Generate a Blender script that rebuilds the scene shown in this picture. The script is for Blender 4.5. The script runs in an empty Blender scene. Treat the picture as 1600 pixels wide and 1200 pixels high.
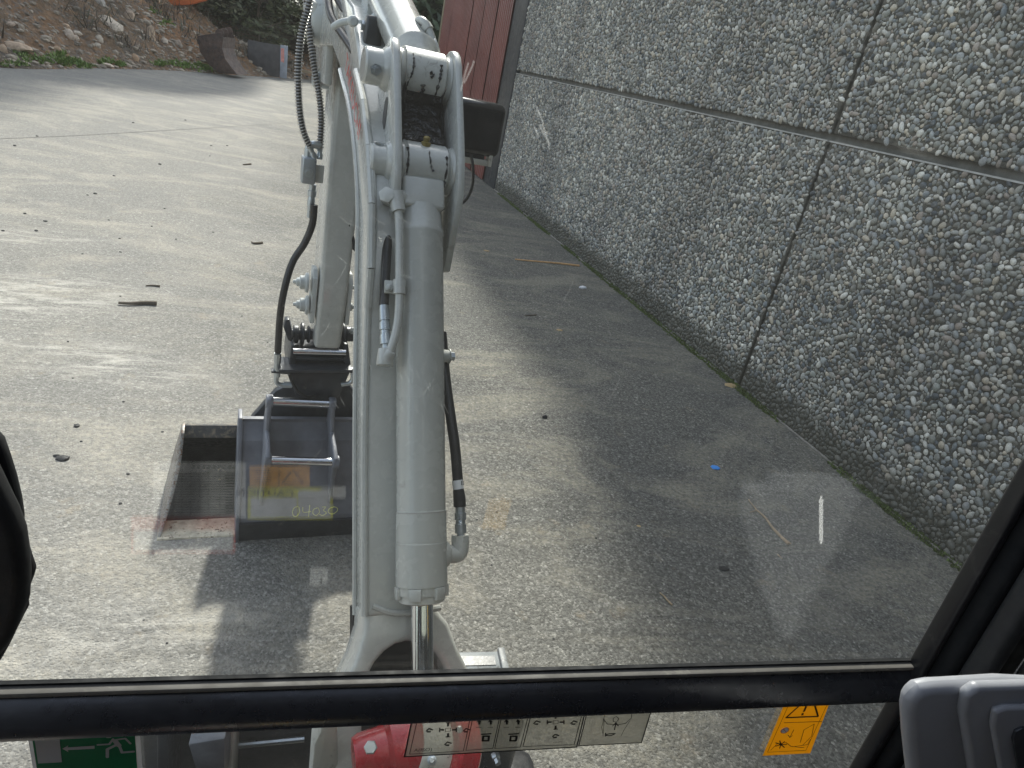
import bpy, bmesh, math, random
import numpy as np
from mathutils import Vector, Matrix, noise
random.seed(7); rng = np.random.default_rng(7)
PI = math.pi
scene = bpy.context.scene
COL = scene.collection

# ---------------------------------------------------------------- camera
FPX = 1073.0
CAMH = 1.95
def _n(v): return v/np.linalg.norm(v)
_Y = _n(np.array([454-800., 38-600., FPX])); _Z = -_n(np.array([272-800., 2973-600., FPX]))
_Z = _n(_Z-_Y*(_Z@_Y)); _X = np.cross(_Y, _Z)
if _X[0] < 0: _X = -_X
RM = np.array([_X, _Y, _Z])            # camera (x right, y down, z forward) -> world
EYE = np.array([0, 0, CAMH])
cam_d = bpy.data.cameras.new('camera'); cam = bpy.data.objects.new('camera', cam_d); COL.objects.link(cam)
cx, cy, cz = RM[:, 0], -RM[:, 1], -RM[:, 2]
cam.matrix_world = Matrix(((cx[0], cy[0], cz[0], 0), (cx[1], cy[1], cz[1], 0), (cx[2], cy[2], cz[2], CAMH), (0, 0, 0, 1)))
cam_d.sensor_width = 36; cam_d.lens = FPX/1600*36; cam_d.clip_start = .02; cam_d.clip_end = 800
scene.camera = cam
# ---------------------------------------------------------------- light
SUN = Vector((.20, 1.0, 1.0)).normalized()
el = math.asin(SUN.z); az = math.atan2(SUN.x, SUN.y)
world = bpy.data.worlds.new('World'); scene.world = world; world.use_nodes = True
wn = world.node_tree.nodes; wl = world.node_tree.links
bg = wn['Background']; sky = wn.new('ShaderNodeTexSky'); sky.sky_type = 'NISHITA'; sky.sun_disc = False
sky.sun_elevation = el; sky.sun_rotation = az; sky.dust_density = 2.0; sky.air_density = 1.0
hs = wn.new('ShaderNodeHueSaturation'); hs.inputs['Saturation'].default_value = .55    # hazy, partly clouded sky
wl.new(sky.outputs[0], hs.inputs['Color']); wl.new(hs.outputs[0], bg.inputs[0]); bg.inputs[1].default_value = .15
sd = bpy.data.lights.new('sun', 'SUN'); sd.energy = 2.7; sd.angle = math.radians(2.6); sd.color = (1, .95, .88)
so = bpy.data.objects.new('sun', sd); COL.objects.link(so)
so.rotation_euler = (-SUN).to_track_quat('-Z', 'Y').to_euler(); so.location = (2, 10, 20)
vs = scene.view_settings; scene.display_settings.display_device = 'sRGB'
vs.view_transform = 'Standard'; vs.look = 'None'; vs.gamma = 1; vs.use_curve_mapping = False
vs.exposure = 1.25

# ---------------------------------------------------------------- measuring helpers
def ray(u, v): return RM@np.array([u-800., v-600., FPX])
def onX(u, v, x): r = ray(u, v); return Vector(r*(x/r[0])+EYE)
def onY(u, v, y): r = ray(u, v); return Vector(r*(y/r[1])+EYE)
def onZ(u, v, z=0.): r = ray(u, v); return Vector(r*((z-CAMH)/r[2])+EYE)
# boom frame: s forward along the boom plane, z up, t to the right of the plane
BO = Vector((.37, 0, 0)); BF = Vector((-.07, .9975, 0)).normalized(); BT = Vector((BF.y, -BF.x, 0))
def bw(s, z, t): return BO+BF*s+BT*t+Vector((0, 0, z))
def Bt(u, v, t):      # point of the plane t=const seen at (u,v)
    r = Vector(ray(u, v)); o = Vector(EYE)-BO; k = (t-o.dot(BT))/r.dot(BT); p = o+r*k
    return (p.dot(BF), p.z)
def Bs(u, v, s):      # point of the plane s=const -> (t,z)
    r = Vector(ray(u, v)); o = Vector(EYE)-BO; k = (s-o.dot(BF))/r.dot(BF); p = o+r*k
    return (p.dot(BT), p.z)
def Bp(u, v, s): t, z = Bs(u, v, s); return bw(s, z, t)
# cab frame
CX = Vector((.996, -.09, .0234)).normalized(); CY = Vector((.09, .996, 0)).normalized(); CZ = CX.cross(CY).normalized()
def cw(x, y, z): return CX*x+CY*y+CZ*z+Vector((0, 0, CAMH))
GY = .62
def Cc(u, v, y=GY):
    r = Vector(ray(u, v)); p = r*(y/r.dot(CY)); return (p.dot(CX), p.dot(CZ))
def Cp(u, v, y=GY): x, z = Cc(u, v, y); return cw(x, y, z)

# ---------------------------------------------------------------- materials
def mat(name):
    m = bpy.data.materials.new(name); m.use_nodes = True
    nt = m.node_tree; b = nt.nodes['Principled BSDF']
    return m, nt, b
def N(nt, t, **kw):
    n = nt.nodes.new(t)
    for k, v in kw.items():
        if k.startswith('i_'):
            key = k[2:]; key = int(key) if key.isdigit() else key.replace('_', ' ')
            n.inputs[key].default_value = v
        else: setattr(n, k, v)
    return n
def ramp(nt, fac, stops, interp='LINEAR'):
    r = nt.nodes.new('ShaderNodeValToRGB'); r.color_ramp.interpolation = interp
    e = r.color_ramp.elements
    while len(e) < len(stops): e.new(.5)
    for k, (p, c) in enumerate(stops):
        e[k].position = p; e[k].color = (c, c, c, 1) if not isinstance(c, (tuple, list)) else (*c, 1)
    nt.links.new(fac, r.inputs[0]); return r
def mixc(nt, fac, a, b, mode='MIX'):
    m = nt.nodes.new('ShaderNodeMix'); m.data_type = 'RGBA'; m.blend_type = mode
    for sock, val in ((0, fac), (6, a), (7, b)):
        if isinstance(val, (int, float)): m.inputs[sock].default_value = val
        elif isinstance(val, tuple): m.inputs[sock].default_value = (*val, 1)
        else: nt.links.new(val, m.inputs[sock])
    return m.outputs[2]
def noise_n(nt, scale, detail=4, rough=.55, vec=None, dist=0):
    n = N(nt, 'ShaderNodeTexNoise', i_Scale=scale, i_Detail=detail, i_Roughness=rough, i_Distortion=dist)
    if vec is None:
        g = nt.nodes.get('GEO') or N(nt, 'ShaderNodeNewGeometry', name='GEO'); vec = g.outputs['Position']
    nt.links.new(vec, n.inputs['Vector']); return n
def bump(nt, b, h, strength, dist, prev=None):
    bn = N(nt, 'ShaderNodeBump', i_Strength=strength, i_Distance=dist)
    nt.links.new(h, bn.inputs['Height'])
    if prev is not None: nt.links.new(prev.outputs[0], bn.inputs['Normal'])
    nt.links.new(bn.outputs[0], b.inputs['Normal']); return bn
def simple(name, col, rough=.5, metal=0., var=.12, nscale=14, bscale=120, bstr=.08, dirt=None, dirt_at=(.58, .72), coat=0., spec=.5, bdist=.002):
    m, nt, b = mat(name)
    n1 = noise_n(nt, nscale, 5)
    lo = tuple(c*(1-var) for c in col); hi = tuple(min(1, c*(1+var)) for c in col)
    c = ramp(nt, n1.outputs[0], [(.3, lo), (.7, hi)]).outputs[0]
    if dirt:
        n2 = noise_n(nt, nscale*1.7, 8, .7, dist=.6)
        c = mixc(nt, ramp(nt, n2.outputs[0], [(dirt_at[0], 0.), (dirt_at[1], 1.)]).outputs[0], c, dirt)
    nt.links.new(c, b.inputs['Base Color'])
    r = ramp(nt, noise_n(nt, nscale*3, 5).outputs[0], [(.3, max(.02, rough*.75)), (.7, min(1, rough*1.25))])
    nt.links.new(r.outputs[0], b.inputs['Roughness'])
    b.inputs['Metallic'].default_value = metal; b.inputs['Coat Weight'].default_value = coat
    b.inputs['Coat Roughness'].default_value = .08
    b.inputs['Specular IOR Level'].default_value = spec
    if bstr: bump(nt, b, noise_n(nt, bscale, 3).outputs[0], bstr, bdist)
    return m
M = {}
M['paint'] = simple('pale_grey_paint', (.47, .475, .44), .26, var=.05, nscale=9, bscale=70, bstr=.10, dirt=(.28, .28, .24), dirt_at=(.60, .80), coat=.5)
M['paint_dirty'] = simple('worn_pale_grey_paint', (.50, .50, .455), .45, var=.08, nscale=22, bscale=90, bstr=.15, dirt=(.15, .14, .12), dirt_at=(.56, .7))
M['white_cast'] = simple('painted_casting', (.5, .52, .5), .45, var=.08, bstr=.2, dirt=(.12, .12, .1), dirt_at=(.6, .7))
M['black'] = simple('satin_black_paint', (.016, .018, .021), .33, var=.2, bstr=.1)
M['trim'] = simple('black_cab_trim', (.010, .011, .012), .7, var=.2, bstr=.05, spec=.2)
M['moulding'] = simple('textured_black_moulding', (.02, .021, .022), .62, var=.15, bscale=900, bstr=.25, bdist=.0006)
M['rubber'] = simple('black_rubber_hose', (.014, .014, .015), .38, var=.2, bscale=200, bstr=.1, dirt=(.07, .065, .06), dirt_at=(.6, .8))
M['seal'] = simple('rubber_seal', (.10, .095, .085), .7, var=.2, dirt=(.2, .19, .16))
M['armour'] = simple('spiral_hose_guard', (.34, .33, .31), .35, metal=.7, var=.25)
M['zinc'] = simple('zinc_plated_steel', (.5, .54, .56), .33, metal=.85, var=.12, nscale=12)
M['chrome'] = simple('chromed_rod', (.72, .74, .76), .08, metal=1., var=.03, bstr=0)
M['pin'] = simple('polished_pin', (.62, .63, .66), .2, metal=1., var=.08, bstr=.05)
M['red'] = simple('gloss_red_paint', (.33, .006, .012), .28, var=.1, coat=.3, bscale=110, bstr=.35, dirt=(.1, .02, .02), dirt_at=(.66, .8))
M['hitch'] = simple('black_hitch_steel', (.032, .036, .043), .4, var=.35, nscale=20, bscale=80, bstr=.3, dirt=(.14, .13, .115), dirt_at=(.6, .75))
M['bucket'] = simple('blue_black_bucket_paint', (.165, .172, .195), .45, var=.3, nscale=8, bscale=60, bstr=.25, dirt=(.2, .19, .17), dirt_at=(.62, .8))
M['bucket_in'] = simple('worn_bucket_inside', (.02, .021, .023), .5, var=.5, nscale=20, bstr=.4, dirt=(.2, .165, .12), dirt_at=(.62, .7))
M['edge'] = simple('muddy_cutting_edge', (.52, .46, .34), .65, var=.3, nscale=30, bstr=.5, dirt=(.10, .06, .035), dirt_at=(.56, .62))
M['rustedge'] = simple('worn_rusty_edge', (.26, .25, .23), .5, metal=.4, var=.3, nscale=60, bstr=.5, dirt=(.14, .07, .035), dirt_at=(.5, .6))
M['rust'] = simple('rusty_steel', (.07, .042, .032), .75, var=.35, nscale=4, bscale=20, bstr=.4, dirt=(.035, .027, .025), dirt_at=(.5, .65))
M['grease'] = simple('black_grease', (.006, .006, .007), .16, var=.2, bscale=34, bstr=1., bdist=.03)
M['console'] = simple('grey_console_plastic', (.27, .277, .295), .42, var=.04, bscale=1500, bstr=.2, bdist=.0004)
M['console_hole'] = simple('dark_recess_plastic', (.03, .033, .038), .4)
M['white'] = simple('white_label_vinyl', (.75, .76, .76), .35, var=.04, bstr=0)
M['green'] = simple('safety_green_vinyl', (.0, .145, .055), .4, var=.06, bstr=0)
M['signwhite'] = simple('sign_print_white', (.42, .42, .43), .4, var=.04, bstr=0)
M['yellow'] = simple('yellow_decal_vinyl', (.62, .34, .015), .4, var=.05, bstr=0)
M['orange_vinyl'] = simple('orange_decal_vinyl', (.8, .38, .02), .4, var=.05, bstr=0)
M['redvinyl'] = simple('red_decal_vinyl', (.55, .06, .02), .4, var=.05, bstr=0)
M['limevinyl'] = simple('lime_yellow_vinyl', (.72, .72, .03), .4, var=.04, bstr=0)
M['ink'] = simple('black_ink', (.012, .012, .012), .5, var=.1, bstr=0)
M['greyink'] = simple('faded_black_ink', (.05, .05, .05), .5, var=.1, bstr=0)
M['redink'] = simple('red_print', (.45, .02, .02), .5, var=.1, bstr=0)
M['chalk'] = simple('yellow_paint_marker', (.62, .62, .25), .8, var=.3, nscale=300, bstr=0)
M['rearpanel'] = simple('dark_rear_panel', (.012, .012, .013), .85, bscale=600, bstr=.2, spec=.1)
M['orange'] = simple('orange_painted_steel', (.55, .13, .035), .5, var=.12, nscale=3)
M['darkbox'] = simple('dark_box_panel', (.062, .057, .058), .6, var=.3, nscale=5, dirt=(.10, .08, .07))
M['boxside'] = simple('pale_box_side', (.28, .30, .34), .5, var=.2, nscale=5)
M['wood'] = simple('weathered_wood', (.32, .24, .15), .8, var=.3, nscale=30, bstr=.4)
M['splint'] = simple('orange_wood_splinter', (.62, .36, .16), .75, var=.2, nscale=30, bstr=.4)
M['bark'] = simple('grey_brown_bark', (.12, .095, .07), .9, var=.3, nscale=12, bstr=.8, bdist=.01)
M['darkstone'] = simple('dark_asphalt_crumb', (.015, .015, .016), .7, var=.3, nscale=60, bstr=.5)
M['bluechip'] = simple('blue_plastic', (.05, .28, .75), .4)
M['whitechip'] = simple('white_chip', (.72, .72, .74), .5)
M['dryleaf'] = simple('dry_leaf', (.42, .30, .15), .8)
M['trimcladding'] = simple('dark_metal_trim', (.045, .048, .052), .45, var=.15, nscale=3, bstr=.15)
M['foundation'] = simple('dusty_concrete_lip', (.26, .24, .21), .9, var=.3, nscale=18, bscale=90, bstr=.6, dirt=(.12, .11, .09), bdist=.01)
M['groove'] = simple('joint_sealant', (.17, .165, .145), .8, var=.25, nscale=10, bstr=.3)
M['lip'] = simple('cast_panel_edge', (.40, .39, .36), .8, var=.2, nscale=14, bstr=.3)

def m_clear():                  # printed clear film
    m, nt, b = mat('clear_decal_film')
    out = nt.nodes['Material Output']
    tr = N(nt, 'ShaderNodeBsdfTransparent'); tr.inputs[0].default_value = (.93, .93, .91, 1)
    gl = N(nt, 'ShaderNodeBsdfPrincipled'); gl.inputs['Base Color'].default_value = (.55, .54, .48, 1); gl.inputs['Roughness'].default_value = .12
    mx = N(nt, 'ShaderNodeMixShader'); mx.inputs[0].default_value = .5
    bn = N(nt, 'ShaderNodeBump', i_Strength=.5, i_Distance=.002); nt.links.new(noise_n(nt, 160, 3).outputs[0], bn.inputs['Height']); nt.links.new(bn.outputs[0], gl.inputs['Normal'])
    nt.links.new(tr.outputs[0], mx.inputs[1]); nt.links.new(gl.outputs[0], mx.inputs[2]); nt.links.new(mx.outputs[0], out.inputs[0])
    return m
M['film'] = m_clear()
def translucent(key, k, col):        # thin vinyl lit through from outside
    nt = M[key].node_tree; out = nt.nodes['Material Output']; b = nt.nodes['Principled BSDF']
    t = N(nt, 'ShaderNodeBsdfTranslucent'); t.inputs[0].default_value = (*col, 1); mx = N(nt, 'ShaderNodeMixShader'); mx.inputs[0].default_value = k
    nt.links.new(b.outputs[0], mx.inputs[1]); nt.links.new(t.outputs[0], mx.inputs[2]); nt.links.new(mx.outputs[0], out.inputs[0])
M['yellow_window'] = simple('yellow_window_vinyl', (.78, .50, .03), .4, var=.05, bstr=0); translucent('green', .35, (.0, .35, .14)); translucent('signwhite', .35, (.55, .55, .56)); translucent('yellow_window', .5, (.80, .50, .03))
def m_glass():
    m, nt, b = mat('window_glass'); nt.nodes.remove(b)
    out = nt.nodes['Material Output']
    tr = N(nt, 'ShaderNodeBsdfTransparent'); tr.inputs[0].default_value = (.965, .985, .975, 1)
    gl = N(nt, 'ShaderNodeBsdfGlossy'); gl.inputs['Roughness'].default_value = .0
    fr = N(nt, 'ShaderNodeFresnel', i_IOR=1.5)      # same reflectance on both faces of the pane
    gb = N(nt, 'ShaderNodeNewGeometry'); ir = N(nt, 'ShaderNodeMapRange'); ir.inputs[3].default_value = 1.5; ir.inputs[4].default_value = 1/1.5
    nt.links.new(gb.outputs['Backfacing'], ir.inputs[0]); nt.links.new(ir.outputs[0], fr.inputs[0])
    mx = N(nt, 'ShaderNodeMixShader'); nt.links.new(fr.outputs[0], mx.inputs[0])
    nt.links.new(tr.outputs[0], mx.inputs[1]); nt.links.new(gl.outputs[0], mx.inputs[2])
    df = N(nt, 'ShaderNodeBsdfTranslucent'); df.inputs[0].default_value = (.8, .82, .8, 1)
    # dusty smears left by the wiper: stretched noise
    g = N(nt, 'ShaderNodeNewGeometry', name='GEO')
    mp = N(nt, 'ShaderNodeMapping'); mp.inputs['Rotation'].default_value = (0, .6, 0); mp.inputs['Scale'].default_value = (3, 3, 26)
    nt.links.new(g.outputs['Position'], mp.inputs['Vector'])
    n1 = noise_n(nt, 4, 8, .7, mp.outputs[0]); n2 = noise_n(nt, 3.2, 4, .6)
    r1 = ramp(nt, n1.outputs[0], [(.5, 0.), (.75, .03)]); r2 = ramp(nt, n2.outputs[0], [(.45, 0.), (.75, 1.)])
    mu = N(nt, 'ShaderNodeMath', operation='MULTIPLY'); nt.links.new(r1.outputs[0], mu.inputs[0]); nt.links.new(r2.outputs[0], mu.inputs[1])
    ad = N(nt, 'ShaderNodeMath', operation='ADD'); ad.inputs[1].default_value = .005; nt.links.new(mu.outputs[0], ad.inputs[0])
    m2 = N(nt, 'ShaderNodeMixShader'); nt.links.new(ad.outputs[0], m2.inputs[0]); nt.links.new(mx.outputs[0], m2.inputs[1]); nt.links.new(df.outputs[0], m2.inputs[2])
    nt.links.new(m2.outputs[0], out.inputs[0]); return m
M['glass'] = m_glass()
def m_scratch_glare(k=.09):  # pale film for scratches and for the painted reflection
    m, nt, b = mat('glass_scratch_and_glare'); nt.nodes.remove(b); out = nt.nodes['Material Output']
    tr = N(nt, 'ShaderNodeBsdfTransparent'); df = N(nt, 'ShaderNodeBsdfTranslucent'); df.inputs[0].default_value = (.9, .92, .92, 1)
    mx = N(nt, 'ShaderNodeMixShader'); mx.inputs[0].default_value = k
    nt.links.new(tr.outputs[0], mx.inputs[1]); nt.links.new(df.outputs[0], mx.inputs[2]); nt.links.new(mx.outputs[0], out.inputs[0]); return m
M['scratch'] = m_scratch_glare()

def m_asphalt():
    m, nt, b = mat('aged_asphalt'); L = nt.links
    g = N(nt, 'ShaderNodeNewGeometry', name='GEO'); P = g.outputs['Position']
    vo = N(nt, 'ShaderNodeTexVoronoi', i_Scale=112); L.new(P, vo.inputs['Vector'])
    vo.inputs['Randomness'].default_value = 1
    vo2 = N(nt, 'ShaderNodeTexVoronoi', i_Scale=60); L.new(P, vo2.inputs['Vector'])
    base = ramp(nt, vo.outputs['Color'], [(.0, (.10, .097, .088)), (.45, (.158, .155, .144)), (.8, (.215, .211, .195)), (1., (.33, .322, .30))])
    sep = N(nt, 'ShaderNodeSeparateColor'); L.new(vo.outputs['Color'], sep.inputs[0]); L.new(sep.outputs[0], base.inputs[0])
    sep2 = N(nt, 'ShaderNodeSeparateColor'); L.new(vo2.outputs['Color'], sep2.inputs[0])
    big = ramp(nt, sep2.outputs[1], [(.0, .78), (.5, 1.), (.93, 1.05), (.97, 1.5)])
    c = mixc(nt, 1., base.outputs[0], big.outputs[0], 'MULTIPLY')
    # large tonal variation
    n1 = noise_n(nt, .55, 6, .62); c = mixc(nt, 1., c, ramp(nt, n1.outputs[0], [(.3, (.80, .81, .83)), (.7, (1.15, 1.13, 1.08))]).outputs[0], 'MULTIPLY')
    # dried dust and wheel smears, stretched across
    mp = N(nt, 'ShaderNodeMapping'); mp.inputs['Rotation'].default_value = (0, 0, .35); mp.inputs['Scale'].default_value = (.9, 1.7, 1); L.new(P, mp.inputs['Vector'])
    n2 = noise_n(nt, .8, 9, .7, mp.outputs[0], 1.6)
    d = ramp(nt, n2.outputs[0], [(.47, 0.), (.64, .85)])
    n3 = noise_n(nt, 38, 3, .6); dd = N(nt, 'ShaderNodeMath', operation='MULTIPLY'); L.new(d.outputs[0], dd.inputs[0]); L.new(ramp(nt, n3.outputs[0], [(.35, .2), (.62, 1.)]).outputs[0], dd.inputs[1])
    c = mixc(nt, dd.outputs[0], c, (.37, .34, .275))
    # dust lies in the yard; base colour darkens towards the wall
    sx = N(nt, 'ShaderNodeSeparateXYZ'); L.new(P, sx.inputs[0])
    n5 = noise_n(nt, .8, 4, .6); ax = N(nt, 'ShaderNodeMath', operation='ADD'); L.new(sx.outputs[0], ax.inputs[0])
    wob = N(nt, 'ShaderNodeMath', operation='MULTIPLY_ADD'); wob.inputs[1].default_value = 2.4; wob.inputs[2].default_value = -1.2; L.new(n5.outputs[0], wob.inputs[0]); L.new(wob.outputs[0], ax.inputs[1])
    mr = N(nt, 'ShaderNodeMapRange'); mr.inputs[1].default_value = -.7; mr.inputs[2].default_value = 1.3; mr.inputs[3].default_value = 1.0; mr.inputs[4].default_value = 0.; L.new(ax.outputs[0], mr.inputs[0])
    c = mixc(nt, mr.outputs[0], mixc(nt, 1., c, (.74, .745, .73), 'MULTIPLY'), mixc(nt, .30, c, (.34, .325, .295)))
    # pale scuffed dust left by tracks and buckets, left of the wide bucket
    for (cx_, cy_, rx_, ry_, rot_, am) in ((-1.55, 5.0, .95, .55, .5, .9), (-.95, 4.1, .8, .35, -.3, .8), (-.35, 1.95, .55, .25, .1, .55), (-2.2, 6.2, 1.2, .3, .3, .7)):
        mq = N(nt, 'ShaderNodeMapping', vector_type='TEXTURE'); mq.inputs['Location'].default_value = (cx_, cy_, 0); mq.inputs['Rotation'].default_value = (0, 0, rot_); mq.inputs['Scale'].default_value = (rx_, ry_, 1); L.new(P, mq.inputs['Vector'])
        ln_ = N(nt, 'ShaderNodeVectorMath', operation='LENGTH'); L.new(mq.outputs[0], ln_.inputs[0])
        ms = N(nt, 'ShaderNodeMapping'); ms.inputs['Rotation'].default_value = (0, 0, -rot_); ms.inputs['Scale'].default_value = (1.4, 6, 1); L.new(P, ms.inputs['Vector'])
        ns = noise_n(nt, 2.2, 8, .75, ms.outputs[0], .6)
        k1 = N(nt, 'ShaderNodeMath', operation='MULTIPLY'); L.new(ramp(nt, ln_.outputs['Value'], [(.25, am), (1.15, 0.)]).outputs[0], k1.inputs[0]); L.new(ramp(nt, ns.outputs[0], [(.46, 0.), (.62, 1.)]).outputs[0], k1.inputs[1])
        c = mixc(nt, k1.outputs[0], c, (.48, .46, .41))
    # tan silt spots
    n4 = noise_n(nt, 5, 6, .7); c = mixc(nt, ramp(nt, n4.outputs[0], [(.60, 0.), (.74, .45)]).outputs[0], c, (.30, .24, .16))
    L.new(c, b.inputs['Base Color']); b.inputs['Roughness'].default_value = .85; b.inputs['Specular IOR Level'].default_value = .22
    h1 = ramp(nt, vo.outputs['Distance'], [(.0, 1.), (.62, 0.)])
    b1 = bump(nt, b, h1.outputs[0], .75, .0034)
    b2 = bump(nt, b, noise_n(nt, 26, 5, .65).outputs[0], .75, .012, b1)
    b3 = bump(nt, b, noise_n(nt, 300, 2, .6).outputs[0], .5, .0012, b2)
    return m
M['asphalt'] = m_asphalt()
def stain(nt, c):               # algae and water stains of the wall, fixed to the place
    g = nt.nodes.get('GEO'); L = nt.links
    mp = N(nt, 'ShaderNodeMapping'); mp.inputs['Scale'].default_value = (1, 1.0, .35); L.new(g.outputs['Position'], mp.inputs['Vector'])
    n = noise_n(nt, .9, 5, .6, mp.outputs[0])
    c = mixc(nt, 1., c, ramp(nt, n.outputs[0], [(.33, (.66, .66, .67)), (.55, (1., 1., 1.)), (.75, (1.12, 1.12, 1.1))]).outputs[0], 'MULTIPLY')
    sx = N(nt, 'ShaderNodeSeparateXYZ'); L.new(g.outputs['Position'], sx.inputs[0])
    n2 = noise_n(nt, 7, 5, .7); a = N(nt, 'ShaderNodeMath', operation='MULTIPLY_ADD'); a.inputs[1].default_value = -.30; L.new(n2.outputs[0], a.inputs[0]); L.new(sx.outputs[2], a.inputs[2])
    r = ramp(nt, a.outputs[0], [(-.0, .85), (.13, 0.)])
    return mixc(nt, r.outputs[0], c, (.065, .062, .045))
def m_pebble(kind):
    m, nt, b = mat('pebble_'+kind); L = nt.links
    N(nt, 'ShaderNodeNewGeometry', name='GEO')
    if kind == 'attr':
        a = N(nt, 'ShaderNodeAttribute'); a.attribute_name = 'pcol'; c = a.outputs['Color']
    else:
        o = N(nt, 'ShaderNodeObjectInfo')
        c = ramp(nt, o.outputs['Random'], [(i/len(PAL), (p[0]*1.08, p[1]*1.06, p[2]*.99)) for i, p in enumerate(PAL)], 'CONSTANT').outputs[0]
    n = noise_n(nt, 110, 5, .65); c = mixc(nt, 1., c, ramp(nt, n.outputs[0], [(.3, .72), (.7, 1.25)]).outputs[0], 'MULTIPLY')
    n = noise_n(nt, 34, 3); c = mixc(nt, ramp(nt, n.outputs[0], [(.58, 0.), (.75, .35)]).outputs[0], c, (.5, .49, .46))
    c = stain(nt, c); L.new(c, b.inputs['Base Color']); b.inputs['Roughness'].default_value = .5
    bump(nt, b, noise_n(nt, 260, 4).outputs[0], .35, .001); return m
PAL = [(.24, .24, .225), (.36, .36, .345), (.17, .19, .205), (.45, .44, .41), (.29, .30, .28), (.085, .095, .105), (.34, .33, .30), (.29, .295, .30), (.52, .50, .46), (.22, .23, .225), (.33, .285, .25), (.17, .165, .145), (.32, .335, .34), (.46, .41, .34), (.24, .24, .22), (.60, .585, .55)]
M['pebble'] = m_pebble('attr'); M['pebble_single'] = m_pebble('random')
def m_mortar(far=False):
    m, nt, b = mat('exposed_aggregate_matrix'+('_far' if far else '')); L = nt.links
    g = N(nt, 'ShaderNodeNewGeometry', name='GEO')
    n = noise_n(nt, 40, 6, .7); c = ramp(nt, n.outputs[0], [(.3, (.045, .043, .034)), (.7, (.12, .112, .088))]).outputs[0]
    if far:
        vo = N(nt, 'ShaderNodeTexVoronoi', i_Scale=30); L.new(g.outputs['Position'], vo.inputs['Vector'])
        s = N(nt, 'ShaderNodeSeparateColor'); L.new(vo.outputs['Color'], s.inputs[0])
        c2 = ramp(nt, s.outputs[0], [(i/len(PAL), p) for i, p in enumerate(PAL)], 'CONSTANT').outputs[0]
        c = mixc(nt, ramp(nt, vo.outputs['Distance'], [(.35, 1.), (.5, 0.)]).outputs[0], c, c2)
        bump(nt, b, vo.outputs['Distance'], .8, -.01)
    else: bump(nt, b, noise_n(nt, 90, 5).outputs[0], .7, .006)
    L.new(stain(nt, c), b.inputs['Base Color']); b.inputs['Roughness'].default_value = .85; return m
M['mortar'] = m_mortar(); M['mortar_far'] = m_mortar(True)
def m_redmetal():
    m, nt, b = mat('red_corrugated_metal'); L = nt.links
    N(nt, 'ShaderNodeNewGeometry', name='GEO')
    n = noise_n(nt, 1.2, 4); c = ramp(nt, n.outputs[0], [(.3, (.15, .036, .028)), (.7, (.22, .058, .044))]).outputs[0]
    n = noise_n(nt, 9, 7, .75); c = mixc(nt, ramp(nt, n.outputs[0], [(.62, 0.), (.75, .6)]).outputs[0], c, (.33, .16, .12))
    L.new(c, b.inputs['Base Color']); b.inputs['Roughness'].default_value = .42
    bump(nt, b, noise_n(nt, .8, 2).outputs[0], .6, .08); return m
M['redmetal'] = m_redmetal()
def m_soil():
    m, nt, b = mat('stony_soil'); L = nt.links
    g = N(nt, 'ShaderNodeNewGeometry', name='GEO')
    n = noise_n(nt, .45, 6, .65); c = ramp(nt, n.outputs[0], [(.35, (.12, .095, .065)), (.5, (.25, .15, .08)), (.66, (.36, .185, .085))]).outputs[0]
    vo = N(nt, 'ShaderNodeTexVoronoi', i_Scale=11); L.new(g.outputs['Position'], vo.inputs['Vector'])
    s = N(nt, 'ShaderNodeSeparateColor'); L.new(vo.outputs['Color'], s.inputs[0])
    c = mixc(nt, ramp(nt, s.outputs[0], [(.5, 0.), (.9, .6)]).outputs[0], c, (.16, .15, .135))
    n = noise_n(nt, 6, 7, .75); c = mixc(nt, 1., c, ramp(nt, n.outputs[0], [(.3, .45), (.65, 1.3)]).outputs[0], 'MULTIPLY')
    L.new(c, b.inputs['Base Color']); b.inputs['Roughness'].default_value = .95
    b1 = bump(nt, b, vo.outputs['Distance'], .8, -.05); bump(nt, b, n.outputs[0], 1., .12, b1); return m
M['soil'] = m_soil()
def m_rock():
    m, nt, b = mat('bank_rock'); L = nt.links
    N(nt, 'ShaderNodeNewGeometry', name='GEO'); o = N(nt, 'ShaderNodeObjectInfo')
    a = N(nt, 'ShaderNodeAttribute'); a.attribute_name = 'pcol'
    c = ramp(nt, o.outputs['Random'], [(0, (.55, .42, .32)), (.35, (.62, .53, .42)), (.7, (.50, .33, .20)), (1, (.42, .40, .36))]).outputs[0]
    n = noise_n(nt, 9, 7, .7); c = mixc(nt, 1., c, ramp(nt, n.outputs[0], [(.3, .5), (.65, 1.2)]).outputs[0], 'MULTIPLY')
    L.new(c, b.inputs['Base Color']); b.inputs['Roughness'].default_value = .85; bump(nt, b, n.outputs[0], .7, .04); return m
M['rock'] = m_rock()
def m_leaf(name, cols):
    m, nt, b = mat(name); L = nt.links
    g = N(nt, 'ShaderNodeNewGeometry', name='GEO')
    c = ramp(nt, g.outputs['Random Per Island'], [(i/max(1, len(cols)-1), p) for i, p in enumerate(cols)]).outputs[0]
    L.new(c, b.inputs['Base Color']); b.inputs['Roughness'].default_value = .6
    b.inputs['Transmission Weight'].default_value = 0
    return m
M['leaf_dark'] = m_leaf('dark_conifer_foliage', [(.018, .034, .014), (.035, .06, .022), (.06, .085, .03)])
M['leaf_brown'] = m_leaf('dry_brown_brush', [(.05, .037, .025), (.10, .075, .05), (.07, .075, .035)])
M['leaf_olive'] = m_leaf('olive_shrub_foliage', [(.035, .045, .02), (.075, .09, .035), (.11, .11, .05)])
M['weed'] = m_leaf('bright_green_weed', [(.08, .16, .025), (.16, .26, .04), (.20, .24, .06)])
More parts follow.
